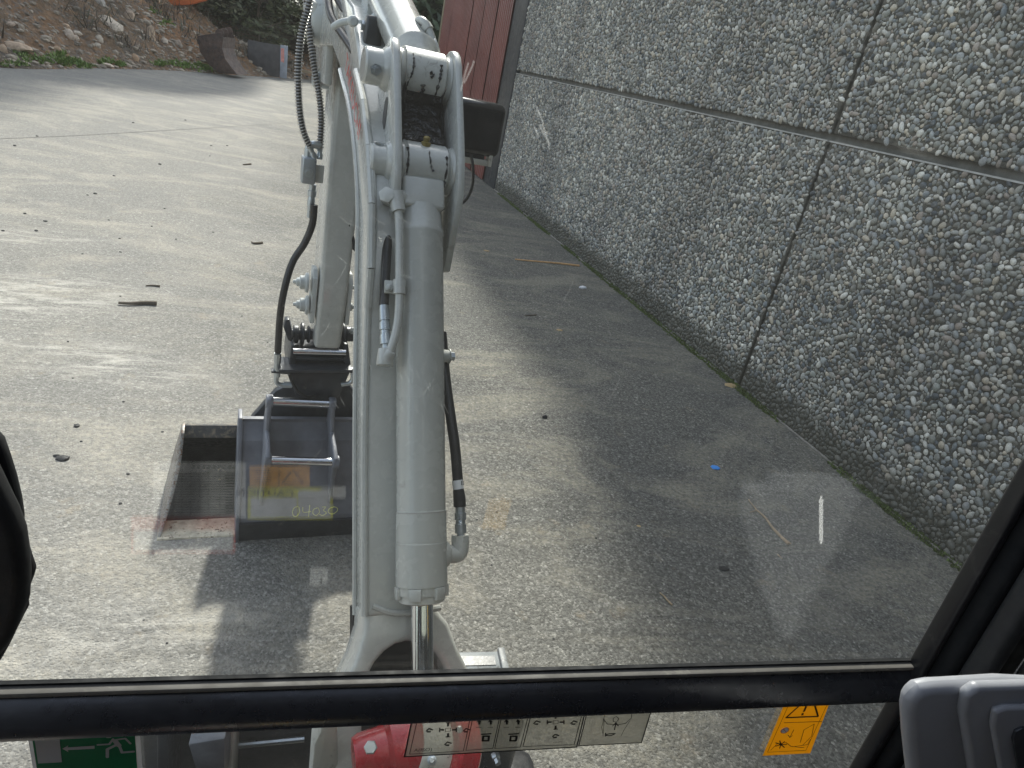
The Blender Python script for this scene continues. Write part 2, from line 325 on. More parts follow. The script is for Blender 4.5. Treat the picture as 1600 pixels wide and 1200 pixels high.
M['moss'] = m_leaf('moss_green', [(.05, .085, .015), (.12, .17, .03), (.06, .06, .025)])

# ---------------------------------------------------------------- mesh helpers
class MB:
    def __init__(s): s.v = []; s.f = []
    def add(s, vs, fs):
        k = len(s.v); s.v += [Vector(p) for p in vs]; s.f += [tuple(k+i for i in f) for f in fs]; return s
    def prism(s, poly, fn, c0, c1):      # poly in (a,b), fn(a,b,c)->world
        n = len(poly); vs = [fn(a, b, c0) for a, b in poly]+[fn(a, b, c1) for a, b in poly]
        fs = [tuple(range(n))[::-1], tuple(range(n, 2*n))]+[(i, (i+1) % n, n+(i+1) % n, n+i) for i in range(n)]
        return s.add(vs, fs)
    def box(s, fn, a, b, c):             # ranges in a frame fn(a,b,c)
        return s.prism([(a[0], b[0]), (a[1], b[0]), (a[1], b[1]), (a[0], b[1])], fn, c[0], c[1])
    def tube(s, path, r, n=12, caps=True):
        path = [Vector(p) for p in path]; m = len(path)
        rs = r if isinstance(r, (list, tuple)) else [r]*m
        t0 = (path[1]-path[0]).normalized(); u = t0.orthogonal().normalized(); rings = []
        for i, p in enumerate(path):
            t = (path[min(i+1, m-1)]-path[max(i-1, 0)]).normalized()
            u = (u-t*u.dot(t)).normalized(); w = t.cross(u)
            rings.append([p+(u*math.cos(2*PI*k/n)+w*math.sin(2*PI*k/n))*rs[i] for k in range(n)])
        vs = [p for rg in rings for p in rg]
        fs = [(i*n+k, i*n+(k+1) % n, (i+1)*n+(k+1) % n, (i+1)*n+k) for i in range(m-1) for k in range(n)]
        if caps: fs += [tuple(range(n))[::-1], tuple((m-1)*n+k for k in range(n))]
        return s.add(vs, fs)
    def cyl(s, p0, p1, r, n=24, r1=None): return s.tube([p0, p1], [r, r if r1 is None else r1], n)
    def lathe(s, p0, ax, prof, n=24):    # prof: (distance along the axis, radius)
        ax = Vector(ax).normalized(); return s.tube_r([Vector(p0)+ax*d for d, r in prof], [r for d, r in prof], ax, n)
    def tube_r(s, pts, rs, ax, n):
        u = ax.orthogonal().normalized(); w = ax.cross(u); m = len(pts)
        vs = [p+(u*math.cos(2*PI*k/n)+w*math.sin(2*PI*k/n))*r for p, r in zip(pts, rs) for k in range(n)]
        fs = [(i*n+k, i*n+(k+1) % n, (i+1)*n+(k+1) % n, (i+1)*n+k) for i in range(m-1) for k in range(n)]
        fs += [tuple(range(n))[::-1], tuple((m-1)*n+k for k in range(n))]
        return s.add(vs, fs)
def smooth_path(pts, k=8):
    pts = [Vector(p) for p in pts]; out = []
    q = [pts[0]*2-pts[1]]+pts+[pts[-1]*2-pts[-2]]
    for i in range(1, len(q)-2):
        for j in range(k):
            t = j/k; a, b, c, d = q[i-1], q[i], q[i+1], q[i+2]
            out.append(.5*((2*b)+(c-a)*t+(2*a-5*b+4*c-d)*t*t+(3*b-a-3*c+d)*t**3))
    out.append(pts[-1]); return out
WL = {}
def wloc(o): return WL.get(o.name, Vector((0, 0, 0)))
def link(o, loc, parent):
    COL.objects.link(o)
    if parent is not None: o.parent = parent; o.location = loc-wloc(parent)
    else: o.location = loc
    WL[o.name] = Vector(loc)
def obj(name, mb, m, parent=None, bev=0., seg=2, ang=35, flat=False, label=None, kind=None):
    me = bpy.data.meshes.new(name)
    c = sum(mb.v, Vector())/len(mb.v)
    me.from_pydata([tuple(p-c) for p in mb.v], [], mb.f)
    bm = bmesh.new(); bm.from_mesh(me); bmesh.ops.recalc_face_normals(bm, faces=bm.faces)
    if bev:
        es = [e for e in bm.edges if len(e.link_faces) == 2 and e.calc_face_angle(0) > math.radians(ang)]
        bmesh.ops.bevel(bm, geom=es, offset=bev, segments=seg, profile=.5, affect='EDGES', clamp_overlap=True)
    bm.to_mesh(me); bm.free()
    if not flat:
        for p in me.polygons: p.use_smooth = True
        me.set_sharp_from_angle(angle=math.radians(38))
    me.materials.append(m if not isinstance(m, str) else M[m])
    o = bpy.data.objects.new(name, me); link(o, c, parent)
    if label: o['label'] = label
    if kind: o['kind'] = kind
    return o
def tag(o, label, cat, group=None):
    o['label'] = label; o['category'] = cat
    if group: o['group'] = group
    return o
def thing(name, label, cat, loc, group=None):
    o = bpy.data.objects.new(name, None); o.empty_display_size = .1; COL.objects.link(o); o.location = loc; WL[o.name] = Vector(loc)
    return tag(o, label, cat, group)
def struct(o): o['kind'] = 'structure'; return o
def text(body, m, parent, p, right, up, size, name='lettering', align='LEFT', lift=.0006):
    cu = bpy.data.curves.new('txt', 'FONT'); cu.body = body; cu.size = size; cu.align_x = align; cu.resolution_u = 3
    t = bpy.data.objects.new('txt', cu); COL.objects.link(t)
    dg = bpy.context.evaluated_depsgraph_get(); me = bpy.data.meshes.new_from_object(t.evaluated_get(dg))
    bpy.data.objects.remove(t)
    r = Vector(right).normalized(); u = Vector(up).normalized(); n = r.cross(u); p = Vector(p)
    for v in me.vertices: v.co = r*v.co.x+u*v.co.y+n*lift
    me.materials.clear(); me.materials.append(M[m]); me.name = name
    o = bpy.data.objects.new(name, me); link(o, p, parent); return o
def strokes(mb, lines, fn, w, lift):
    for ln in lines:
        for a, b in zip(ln[:-1], ln[1:]):
            a = Vector(a); b = Vector(b); d = (b-a)
            if d.length < 1e-9: continue
            d.normalize(); q = Vector((-d.y, d.x))*w/2; e = d*w*.35
            mb.add([fn(x.x, x.y, lift) for x in (a-q-e, b-q+e, b+q+e, a+q-e)], [(0, 1, 2, 3)])
    return mb

# ---------------------------------------------------------------- ground
g = MB(); S = 200
g.add([(-S, -60, 0), (S, -60, 0), (S, 260, 0), (-S, 260, 0)], [(0, 1, 2, 3)])
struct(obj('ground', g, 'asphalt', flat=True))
g = MB()                       # old seam in the paving
sp = [onZ(0, 217), onZ(120, 212), onZ(240, 205), onZ(360, 198), onZ(480, 190)]
for a, b in zip(sp[:-1], sp[1:]):
    d = (b-a).normalized(); q = Vector((-d.y, d.x, 0))*.008
    g.add([a-q+Vector((0, 0, .004)), b-q+Vector((0, 0, .004)), b+q+Vector((0, 0, .004)), a+q+Vector((0, 0, .004))], [(0, 1, 2, 3)])
struct(obj('paving_seam', g, simple('seam_tar', (.13, .125, .115), .7), flat=True))

# ---------------------------------------------------------------- concrete building
WX = 3.67; SEAM_Y = 4.33; CORN = 12.32; SEAM_Z = 2.0; H = 11.1
bld = thing('concrete_building', 'building of pebble faced concrete panels on the right, with red metal end', 'building', (WX+2, 5, 0))
id3 = lambda a, b, c: Vector((c, a, b))
core = MB().box(id3, (-70, CORN), (0, H), (WX+.06, WX+6)); obj('wall_core', core, 'groove', bld)
YR = [(-70., -3.68), (-3.64, SEAM_Y-.014), (SEAM_Y+.014, CORN)]; ZR = [(0., SEAM_Z-.03), (SEAM_Z+.022, 4.0), (4.05, 6.0), (6.05, 8.0), (8.05, H)]
# packed pebble tile by dart throwing, wraps along y
TW, TH = 3.96, 1.96
def make_tile():
    cell = .06; nx = int(TW/cell); gr = {}; P = []
    classes = [(.021, .027, 1500), (.0165, .021, 9000), (.0125, .0165, 28000), (.009, .0125, 42000), (.0065, .009, 36000)]
    for lo, hi, tries in classes:
        X = rng.uniform(0, TW, tries); Zs = rng.uniform(.008, TH-.008, tries); R = rng.uniform(lo, hi, tries)
        for x, z, r in zip(X.tolist(), Zs.tolist(), R.tolist()):
            i = int(x/cell) % nx; j = int(z/cell); ok = True
            for di in (-1, 0, 1):
                for dj in (-1, 0, 1):
                    for (a, b, q) in gr.get(((i+di) % nx, j+dj), ()):
                        dx = abs(a-x); dx = min(dx, TW-dx)
                        if dx*dx+(b-z)**2 < (.83*(r+q))**2: ok = False; break
                    if not ok: break
                if not ok: break
            if ok: P.append((x, z, r)); gr.setdefault((i, j), []).append((x, z, r))
    return np.array(P)
TILE = make_tile()
def dome(nseg, rings, sd):
    r = np.random.default_rng(sd); vs = []
    rad = 1+.10*np.sin(np.arange(nseg)*2*PI/nseg*2+r.uniform(0, 6))+r.uniform(-.10, .10, nseg)
    for k in range(rings):
        ph = (k/rings)*(PI/2); c = math.cos(ph)**.75; h = math.sin(ph)
        for j in range(nseg): vs.append((rad[j]*c*math.cos(2*PI*j/nseg), rad[j]*c*math.sin(2*PI*j/nseg), h))
    vs.append((r.uniform(-.1, .1), r.uniform(-.1, .1), 1.0))
    fs = []
    for k in range(rings-1):
        for j in range(nseg):
            a, b = k*nseg+j, k*nseg+(j+1) % nseg; fs += [(a, b, b+nseg), (a, b+nseg, a+nseg)]
    top = rings*nseg
    for j in range(nseg): fs.append(((rings-1)*nseg+j, (rings-1)*nseg+(j+1) % nseg, top))
    return np.array(vs), np.array(fs)
DN = [dome(9, 3, i) for i in range(6)]; DF = [dome(7, 3, 40+i) for i in range(6)]
PALA = np.array(PAL)*[1.08, 1.06, .99]
def pebble_field(name, pts, doms, parent):
    n = len(pts); which = rng.integers(0, len(doms), n)
    V = []; F = []; C = []; off = 0
    for w, (dv, df) in enumerate(doms):
        q = pts[which == w]; m = len(q)
        if not m: continue
        ang = q[:, 3]; ca, sa = np.cos(ang), np.sin(ang)
        lx = dv[None, :, 0]*(q[:, 2]*q[:, 4])[:, None]; lz = dv[None, :, 1]*(q[:, 2]/q[:, 4])[:, None]
        hh = dv[None, :, 2]*(q[:, 2]*q[:, 5])[:, None]-.0035
        tx = (rng.uniform(-.22, .22, m))[:, None]; tz = (rng.uniform(-.22, .22, m))[:, None]
        hh = hh+(lx*tx+lz*tz)*(dv[None, :, 2] > .1)
        y = q[:, 0][:, None]+lx*ca[:, None]-lz*sa[:, None]; z = q[:, 1][:, None]+lx*sa[:, None]+lz*ca[:, None]
        V.append(np.stack([WX-hh, y, z], -1).reshape(-1, 3))
        F.append((df[None]+(np.arange(m)*len(dv))[:, None, None]+off).reshape(-1, 3)); off += m*len(dv)
        col = PALA[rng.integers(0, len(PAL), m)]*rng.uniform(.8, 1.2, (m, 1)); C.append(np.repeat(np.c_[col, np.ones(m)], len(dv), 0))
    V = np.concatenate(V); F = np.concatenate(F); C = np.concatenate(C)
    me = bpy.data.meshes.new(name); me.vertices.add(len(V)); me.vertices.foreach_set('co', V.astype(np.float32).ravel())
    me.loops.add(F.size); me.loops.foreach_set('vertex_index', F.astype(np.int32).ravel())
    me.polygons.add(len(F)); me.polygons.foreach_set('loop_start', np.arange(0, F.size, 3, dtype=np.int32))
    me.polygons.foreach_set('use_smooth', np.ones(len(F), bool))
    at = me.attributes.new('pcol', 'FLOAT_COLOR', 'POINT'); at.data.foreach_set('color', C.astype(np.float32).ravel())
    me.update(calc_edges=True); me.validate(); me.materials.append(M['pebble'])
    o = bpy.data.objects.new(name, me); COL.objects.link(o); o.parent = parent; o.location = -wloc(parent); o['kind'] = 'stuff'
    return o
def pix(p):
    c = RM.T@(np.array(p)-EYE); return 800+FPX*c[0]/c[2], 600+FPX*c[1]/c[2], c[2]
allp = []; panel_of = {}
for zi, (z0, z1) in enumerate(ZR):
    for yi, (y0, y1) in enumerate(YR):
        near = zi < 2 and yi > 0
        p = MB().box(id3, (y0, y1), (z0, z1), (WX, WX+.08))
        po = obj('wall_panel', p, 'mortar' if near else 'mortar_far', bld, bev=.006)
        if near:
            ytop = 3.6
            for k in range(-2, 3):
                T_ = TILE.copy(); 
                if zi: T_[:, 1] = TH-T_[:, 1]; T_[:, 0] = (T_[:, 0]+1.3) % TW
                yy = T_[:, 0]+k*TW+(y0 if yi == 2 else y1-TW); zz = T_[:, 1]+z0
                keep = (yy > max(y0, .9)+.012) & (yy < y1-.012) & (zz > z0+.01) & (zz < min(z1, ytop)-.012)
                q = np.c_[yy, zz, T_[:, 2]][keep]
                n = len(q); q = np.c_[q, rng.uniform(0, PI, n), 1+rng.uniform(0, .38, n), rng.uniform(.55, .95, n), np.full(n, zi*3+yi)]
                allp.append(q)
            panel_of[zi*3+yi] = po
            # cast lip round the panel (butts against the panel edge, a little proud)
            if zi == 0:
                e = MB().box(id3, (y0, y1), (z1-.006, z1+.004), (WX-.010, WX+.05)); obj('panel_edge', e, 'lip', po)
allp = np.concatenate(allp)
# the 300 pebbles that show largest become parts, the rest one piece per panel
D = np.stack([np.full(len(allp), WX), allp[:, 0], allp[:, 1]], 1)-EYE
cc = D@RM
uu = 800+FPX*cc[:, 0]/cc[:, 2]; vv = 600+FPX*cc[:, 1]/cc[:, 2]
vis = (cc[:, 2] > .1) & (uu > 0) & (uu < 1590) & (vv > 0) & (vv < 800) & (uu+(vv-700)*.47 < 1590)
score = np.where(vis, allp[:, 2]/cc[:, 2], -1); idx = np.argsort(-score)[:300]
rest = np.ones(len(allp), bool); rest[idx] = False
dep = cc[:, 2]
for pid, po in panel_of.items():
    s1 = allp[rest & (allp[:, 6] == pid) & (allp[:, 0] < 6)]; s2 = allp[rest & (allp[:, 6] == pid) & (allp[:, 0] >= 6)]
    if len(s1): pebble_field('pebbles', s1, DN, po)
    if len(s2): pebble_field('pebbles', s2, DF, po)
PM = []
for i, (dv, df) in enumerate([dome(11, 3, 20+i) for i in range(8)]):
    me = bpy.data.meshes.new('pebble'); me.from_pydata([(-v[2], v[0], v[1]) for v in dv], [], [tuple(int(a) for a in f) for f in df])
    for p in me.polygons: p.use_smooth = True
    me.materials.append(M['pebble_single']); PM.append(me)
for i in idx:
    y, z, r, an, e, hgt, pid = allp[i]; po = panel_of[int(pid)]
    o = bpy.data.objects.new('pebble', PM[rng.integers(0, 8)]); COL.objects.link(o); o.parent = po
    o.location = Vector((WX+.0035, y, z))-wloc(po); o.rotation_euler = (an, rng.uniform(-.12, .12), rng.uniform(-.12, .12)); o.scale = (r*hgt, r*e, r/e)
# foot of the wall
ft = MB().box(id3, (-70, CORN), (0, .012), (WX-.022, WX-.0015)); obj('foundation_lip', ft, 'foundation', bld, bev=.008)
# dark trim and red corrugated sheets beyond the corner
tr = MB().box(id3, (CORN+.02, 13.1), (0, H), (WX-.02, WX+.1)); obj('corner_trim', tr, 'trimcladding', bld, bev=.01)
y = 13.12
while y < 19.4:
    m_ = MB(); pr = []; yy = y
    while yy < y+1.04:
        pr += [(yy, .035), (yy+.055, .035), (yy+.07, .0), (yy+.115, .0)]; yy += .13
    n = len(pr); lap = .004 if int((y-13.12)/1.05) % 2 else 0
    front = [Vector((WX-.01-d-lap, a, z)) for z in (.02, H-2) for a, d in pr]
    m_.add(front, [(i, i+1, n+i+1, n+i) for i in range(n-1)])
    back = [Vector((WX+.02, a, z)) for z in (.02, H-2) for a in (pr[0][0], pr[-1][0])]
    m_.add(back, [(0, 1, 3, 2)]); obj('corrugated_sheet', m_, 'redmetal', bld, flat=True); y += 1.05
ec = MB().box(id3, (19.43, 19.6), (0, H-2), (WX-.06, WX+.05)); obj('corner_flashing', ec, simple('tan_flashing', (.22, .18, .11), .5), bld, bev=.01)
cr = MB().box(id3, (CORN+.001, 19.55), (0, H-2.1), (WX+.1, WX+6)); obj('metal_wall_core', cr, 'groove', bld)

# moss along the foot of the wall
def blades(mb, pts, h, w, n, spread=.6):
    for (x, y, z) in pts:
        for _ in range(n):
            a = random.uniform(0, 2*PI); hh = h*random.uniform(.4, 1.2); ww = w*random.uniform(.6, 1.3)
            d = Vector((math.cos(a), math.sin(a), 0)); b = Vector((x+random.gauss(0, h*.5), y+random.gauss(0, h*.5), z))
            tip = b+d*hh*spread*random.uniform(.2, 1)+Vector((0, 0, hh)); q = Vector((-d.y, d.x, 0))*ww/2
            mb.add([b-q, b+q, tip], [(0, 1, 2)])
mm = MB(); pts = []
yy = .8
while yy < 12:
    dens = max(0, noise.noise(Vector((yy*1.3, 0, 3)))+.30)
    for _ in range(int(dens*16)): pts.append((WX-.024-abs(random.gauss(0, .014)), yy+random.uniform(-.03, .03), .001))
    for _ in range(int(dens*9)): pts.append((WX-random.uniform(.002, .02), yy+random.uniform(-.03, .03), .012))
    yy += .03
blades(mm, pts, .016, .012, 8); o = obj('moss', mm, 'moss', flat=True); o['kind'] = 'stuff'; o['label'] = 'green moss strip along the foot of the pebble wall'

# ---------------------------------------------------------------- bank, rocks, brush, trees
bd = [Vector((-16, 9, 0)), Vector((-9, 13.5, 0)), onZ(0, 106), onZ(150, 107), onZ(280, 111), onZ(345, 116), onZ(440, 122), onZ(520, 126), Vector((3.0, 41, 0)), Vector((9, 43, 0)), Vector((20, 44, 0))]
bds = smooth_path(bd, 14)
def bank_h(a, b, x, y):
    prof = .66*b if b < 3 else 1.98+(b-3)*.42
    prof *= 1 if a < .45 else max(.35, 1-(a-.45)*1.6)
    nz = noise.fractal(Vector((x*.5, y*.5, 1)), 1, 2, 5)*.45+noise.fractal(Vector((x*2.3, y*2.3, 4)), 1, 2, 4)*.13
    return prof+nz*min(1, b*.9)-.02
bank = MB(); NB = 70; rows = []
for i, p in enumerate(bds):
    t = (bds[min(i+1, len(bds)-1)]-bds[max(i-1, 0)]).normalized(); nrm = Vector((-t.y, t.x, 0)); rows.append((p, nrm))
BK = [-.12+((k/NB)**1.5)*24 for k in range(NB+1)]
NI = 3; fine = []
for i in range(len(rows)-1):
    for j in range(NI):
        f = j/NI; fine.append((rows[i][0].lerp(rows[i+1][0], f), rows[i][1].lerp(rows[i+1][1], f)))
def bank_pt(i, b):
    p, n = fine[i]; q = p+n*b; q.z = bank_h(i/len(fine), max(b, 0), q.x, q.y); return q
bv = [bank_pt(i, b) for i in range(len(fine)) for b in BK]; nb = len(BK)
bf = [(i*nb+k, (i+1)*nb+k, (i+1)*nb+k+1, i*nb+k+1) for i in range(len(fine)-1) for k in range(nb-1)]
bank.add(bv, bf); struct(obj('embankment', bank, 'soil'))
from mathutils.bvhtree import BVHTree
bvh = BVHTree.FromPolygons(bv, bf)
def drop(x, y):
    h = bvh.ray_cast(Vector((x, y, 30)), Vector((0, 0, -1))); return h[0].z if h[0] else 0.
def hit(u, v):
    r = Vector(ray(u, v)).normalized(); h = bvh.ray_cast(Vector(EYE), r); return h[0] if h[0] else None
def rock_mb(c, sx, sy, sz, sd, sub=2, rot=0.):
    bm = bmesh.new(); bmesh.ops.create_icosphere(bm, subdivisions=sub, radius=1); mb = MB(); vs = []
    R = Matrix.Rotation(rot, 3, 'Y') @ Matrix.Rotation(sd*1.7, 3, 'Z')
    for v in bm.verts:
        p = v.co.copy(); k = 1+.35*noise.noise(p*1.1+Vector((sd, 0, 0)))+.15*noise.noise(p*2.7+Vector((0, sd, 0)))
        p = Vector((round(p.x*k*2.4)/2.4*.4+p.x*k*.6, p.y*k, round(p.z*k*2)/2*.35+p.z*k*.65))
        p = R@Vector((p.x, p.y, p.z)); vs.append(Vector((p.x*sx, p.y*sy, p.z*sz))+c)
    fs = [tuple(v.index for v in f.verts) for f in bm.faces]; bm.free(); mb.add(vs, fs); return mb
RK = [(168, 40, 17, 11, 'pale pinkish boulder with a hollow, largest stone on the bank'), (203, 28, 7, 10, 'upright white rock right of the largest boulder'), (235, 58, 6, 14, 'long tilted pale stone low on the bank'),
      (108, 55, 6, 7, 'round orange brown stone under two small ones'), (103, 42, 5, 4, 'small orange stone above the round brown one'), (119, 52, 6, 3, 'flat pale stone beside the round brown one'),
      (119, 60, 4, 4, 'little tan stone touching the round brown one'), (22, 72, 16, 5, 'long flat grey white slab at the left foot of the bank'), (152, 2, 8, 8, 'whitish rock cut by the top edge left of centre'),
      (155, 62, 5, 6, 'tan oval stone above two small ones'), (152, 72, 4, 4, 'small yellowish stone near the middle of the slope'), (89, 77, 5, 4, 'yellow tan stone just above the green weeds'),
      (210, 92, 5, 6, 'brown stone low on the bank before the steel bucket'), (5, 80, 5, 8, 'grey stone at the far left foot of the bank'), (166, 102, 8, 3, 'flat tan stick-like stone by the paving edge'),
      (200, 103, 5, 3, 'pale stone at the paving edge right of the weeds'), (258, 66, 4, 5, 'small pale stone between slope and steel bucket'), (278, 70, 4, 6, 'narrow pale stone left of the rusty steel bucket'),
      (80, 58, 3, 3, 'small white stone left of the round brown one'), (227, 33, 3, 3, 'small orange stone right of the upright white rock'), (16, 38, 5, 3, 'pale stone high at the left end of the bank')]
for i, (u, v, a, b, lb) in enumerate(RK):
    p = hit(u, v)
    if p is None: continue
    d = (p-Vector(EYE)).length/FPX
    o = obj('rock', rock_mb(p, a*d, a*d*.8, b*d, i+1, 2, random.uniform(-.4, .4)), 'rock'); tag(o, lb, 'rock', 'stones lying on the earth bank')
# loose gravel on the bank
gv = MB()
bm = bmesh.new(); bmesh.ops.create_icosphere(bm, subdivisions=1, radius=1); IV = [v.co.copy() for v in bm.verts]; IF = [tuple(v.index for v in f.verts) for f in bm.faces]; bm.free()
nf = len(fine)
for k in range(2600):
    i = random.randint(int(nf*.15), int(nf*.72)); p = bank_pt(i, abs(random.gauss(0, 1.7))+.02); s = random.choice((.02, .03, .035, .05, .08))*random.uniform(.7, 1.3)
    ax = Vector((s*random.uniform(.7, 1.6), s*random.uniform(.7, 1.4), s*random.uniform(.4, .9)))
    q = Vector((random.uniform(-.3, .3), random.uniform(-.3, .3), 0)); gv.add([Vector((v.x*ax.x*(1+q.x*v.z), v.y*ax.y, v.z*ax.z*(1+q.y*v.x)))+p for v in IV], IF)
mg = simple('bank_gravel', (.30, .25, .19), .9, var=.6, nscale=3.1, bstr=.5)
o = obj('gravel', gv, mg, flat=True); o['kind'] = 'stuff'; o['label'] = 'loose stones and gravel on the earth bank'
wd = MB(); pts = []
for (u, v, n) in [(75, 95, 60), (90, 88, 30), (100, 98, 50), (115, 96, 40), (130, 103, 25), (165, 96, 35), (190, 101, 20), (250, 100, 30), (270, 98, 26), (290, 102, 36), (305, 103, 40), (318, 107, 26), (325, 108, 20), (30, 85, 12), (48, 92, 14), (12, 101, 8), (35, 102, 8), (262, 36, 18), (240, 20, 14)]:
    for _ in range(n):
        p = hit(u+random.gauss(0, 6), v+random.gauss(0, 2.4))
        if p: pts.append(tuple(p))
blades(wd, pts, .085, .05, 8, 1.3); o = obj('weeds', wd, 'weed', flat=True); o['kind'] = 'stuff'; o['label'] = 'bright green weeds at the foot of the bank'
# dry brush tangles low on the bank
bs = MB(); pts = []
for k in range(700):
    i = random.randint(int(nf*.2), int(nf*.98)); b = random.uniform(.6, 8); p = bank_pt(i, b)
    if noise.noise(p*.5) > -.05 or i > nf*.5: pts.append(tuple(p))
blades(bs, pts, .45, .035, 16, 1.3); o = obj('undergrowth', bs, 'leaf_brown', flat=True); o['kind'] = 'stuff'; o['label'] = 'tangled dry undergrowth growing up the bank'

def crown_mesh(sd, n, shape, leaf=.22):
    r = random.Random(sd); mb = MB(); cl = []
    for k in range(26):
        h = r.random(); rr = (1-h)**.8*1.0+.12 if shape == 'cone' else math.sqrt(max(.05, 1-(2*h-1)**2))
        a = r.uniform(0, 2*PI); q = rr*r.uniform(.35, 1); cl.append((Vector((math.cos(a)*q, math.sin(a)*q, h*2.2)), r.uniform(.22, .5)))
    for k in range(n):
        c, s = r.choice(cl); d = Vector((r.gauss(0, 1), r.gauss(0, 1), r.gauss(0, .7))); d = d.normalized()*s*r.random()**.4
        p = c+d; u = Vector((r.gauss(0, 1), r.gauss(0, 1), r.gauss(0, .6))).normalized(); w = u.orthogonal().normalized(); l = leaf*r.uniform(.4, 1.1)*.5
        mb.add([p-u*l, p+w*l*.55, p+u*l, p-w*l*.55], [(0, 1, 2, 3)])
    return mb
def tree_obj(x, y, hgt, rad, m, label, sd, shape='round', n=5000, leaf=.16, cat='tree', name='tree', lift=.12):
    z = drop(x, y); t = thing(name, label, cat, Vector((x, y, z)), 'trees and brush behind the bank')
    cm = crown_mesh(sd, n, shape, leaf); cm.v = [Vector((x+p.x*rad, y+p.y*rad, z+hgt*lift+p.z/2.2*hgt*(1-lift))) for p in cm.v]
    obj('crown', cm, m, t, flat=True)
    tk = MB(); r = random.Random(sd); b = Vector((x, y, z-.1)); top = Vector((x+r.uniform(-.3, .3), y, z+hgt*.8))
    tk.tube([b, b.lerp(top, .4)+Vector((r.uniform(-.2, .2), 0, 0)), top], [hgt*.022, hgt*.015, hgt*.005], 9)
    for k in range(9):
        s_ = b.lerp(top, r.uniform(.15, .85)); a = r.uniform(0, 2*PI); e = s_+Vector((math.cos(a)*rad*.8, math.sin(a)*rad*.8, r.uniform(.1, .5)*rad)); mid = s_.lerp(e, .5)+Vector((0, 0, .1*rad))
        tk.tube([s_, mid, e], [hgt*.008, hgt*.005, hgt*.002], 6)
    obj('trunk', tk, 'bark', t)
def at(u, y): p = onY(u, 60, y); return p.x
TR = [(405, 33, 3.6, 2.4, 'leaf_olive', 'olive green bush leaning over the rusty steel bucket', 'round', 'bush', .0),
      (470, 39, 6, 3.2, 'leaf_brown', 'brown leafless brush mass behind the dark box', 'round', 'bush', .0),
      (540, 41, 8, 3.0, 'leaf_dark', 'dark tree right behind the white arm', 'round', 'tree', .08),
      (650, 44, 9, 3.2, 'leaf_dark', 'dark evergreen between excavator boom and red metal wall', 'cone', 'tree', .02),
      (690, 50, 11, 4, 'leaf_olive', 'olive tree close behind the corner of the red metal wall', 'round', 'tree', .05),
      (600, 50, 11, 4, 'leaf_dark', 'tall dark evergreen behind the top of the boom', 'cone', 'tree', .02),
      (480, 50, 11, 4.5, 'leaf_brown', 'tall brown bare tree behind the hose loops', 'round', 'tree', .02),
      (360, 42, 7, 3.5, 'leaf_olive', 'broad olive tree above the rusty bucket', 'round', 'tree', .02),
      (330, 34, 2.6, 2., 'leaf_dark', 'low dark bush on the bank under the orange steel', 'round', 'bush', .0)]
for i, (u, y, hh, rd, m, lb, sh, nm, lf) in enumerate(TR):
    tree_obj(at(u, y), y, hh, rd, m, lb, 50+i, sh, 6000 if hh > 5 else 4200, .26 if hh > 5 else .15, nm, nm, lf)
# tall trees on the bank at left, mostly above the frame; their shade falls on the yard
for i, (x, y, hh, rd, lb) in enumerate([(-8.8, 27, 16, 3.2, 'tall tree on the bank beyond the left edge, shading the yard'), (-6.0, 29, 17, 2.8, 'tall tree high on the bank above the boulders'), (-13, 25, 14, 3.4, 'outermost tall tree on the bank at far left'),
        (at(405, 37), 37, 24, 2.7, 'very tall evergreen behind the rusty steel bucket'), (at(445, 42), 42, 26, 2.6, 'very tall evergreen behind the dark storage box')]):
    tree_obj(x, y, hh, rd, 'leaf_dark', lb, 90+i, 'round', 6500, .42, lift=.35)

# rusty excavator bucket standing on the bank foot
RY = 26.0
def fxz(y): return lambda a, b, c: Vector((a, y+c, b))
def ppoly(pts, y): return [(onY(u, v, y).x, onY(u, v, y).z) for u, v in pts]
rb = thing('steel_bucket', 'big rusty brown excavator bucket at the bank foot left of the dark box', 'bucket', onY(345, 112, RY))
side = [(308, 56), (335, 52), (345, 50), (349, 60), (347, 75), (352, 92), (362, 106), (370, 116), (342, 114), (325, 100), (312, 80)]
obj('side_plate', MB().prism(ppoly(side, RY), fxz(RY), 0, .05), 'rust', rb, bev=.01)
obj('side_plate', MB().prism([(a+.28, b-.02) for a, b in ppoly(side, RY)], fxz(RY), 1.3, 1.35), 'rust', rb, bev=.01)
bk = ppoly([(349, 58), (347, 75), (352, 92), (362, 106), (371, 117)], RY)
sh = MB()
for (a, b), (c, d) in zip(bk[:-1], bk[1:]): sh.add([Vector((a, RY+.05, b)), Vector((c, RY+.05, d)), Vector((c+.28, RY+1.3, d)), Vector((a+.28, RY+1.3, b)), Vector((a-.05, RY+.05, b)), Vector((c-.05, RY+.05, d)), Vector((c+.23, RY+1.3, d)), Vector((a+.23, RY+1.3, b))], [(0, 1, 2, 3), (4, 5, 6, 7), (0, 1, 5, 4), (2, 3, 7, 6), (1, 2, 6, 5), (3, 0, 4, 7)])
obj('shell', sh, 'rust', rb)
for k in range(3):
    p = onY(343+k*7, 52-k*1.5, RY+.15+k*.45); ear = MB().lathe(p, (0, 1, 0), [(0, .13), (.08, .13), (.08, .07), (.10, .07)], 20); obj('pin_ear', ear, 'rust', rb, bev=.008)
    obj('ear_plate', MB().prism([(p.x-.12, p.z-.42), (p.x+.12, p.z-.42), (p.x+.11, p.z), (p.x-.11, p.z)], fxz(p.y), .01, .06), 'rust', rb, bev=.008)
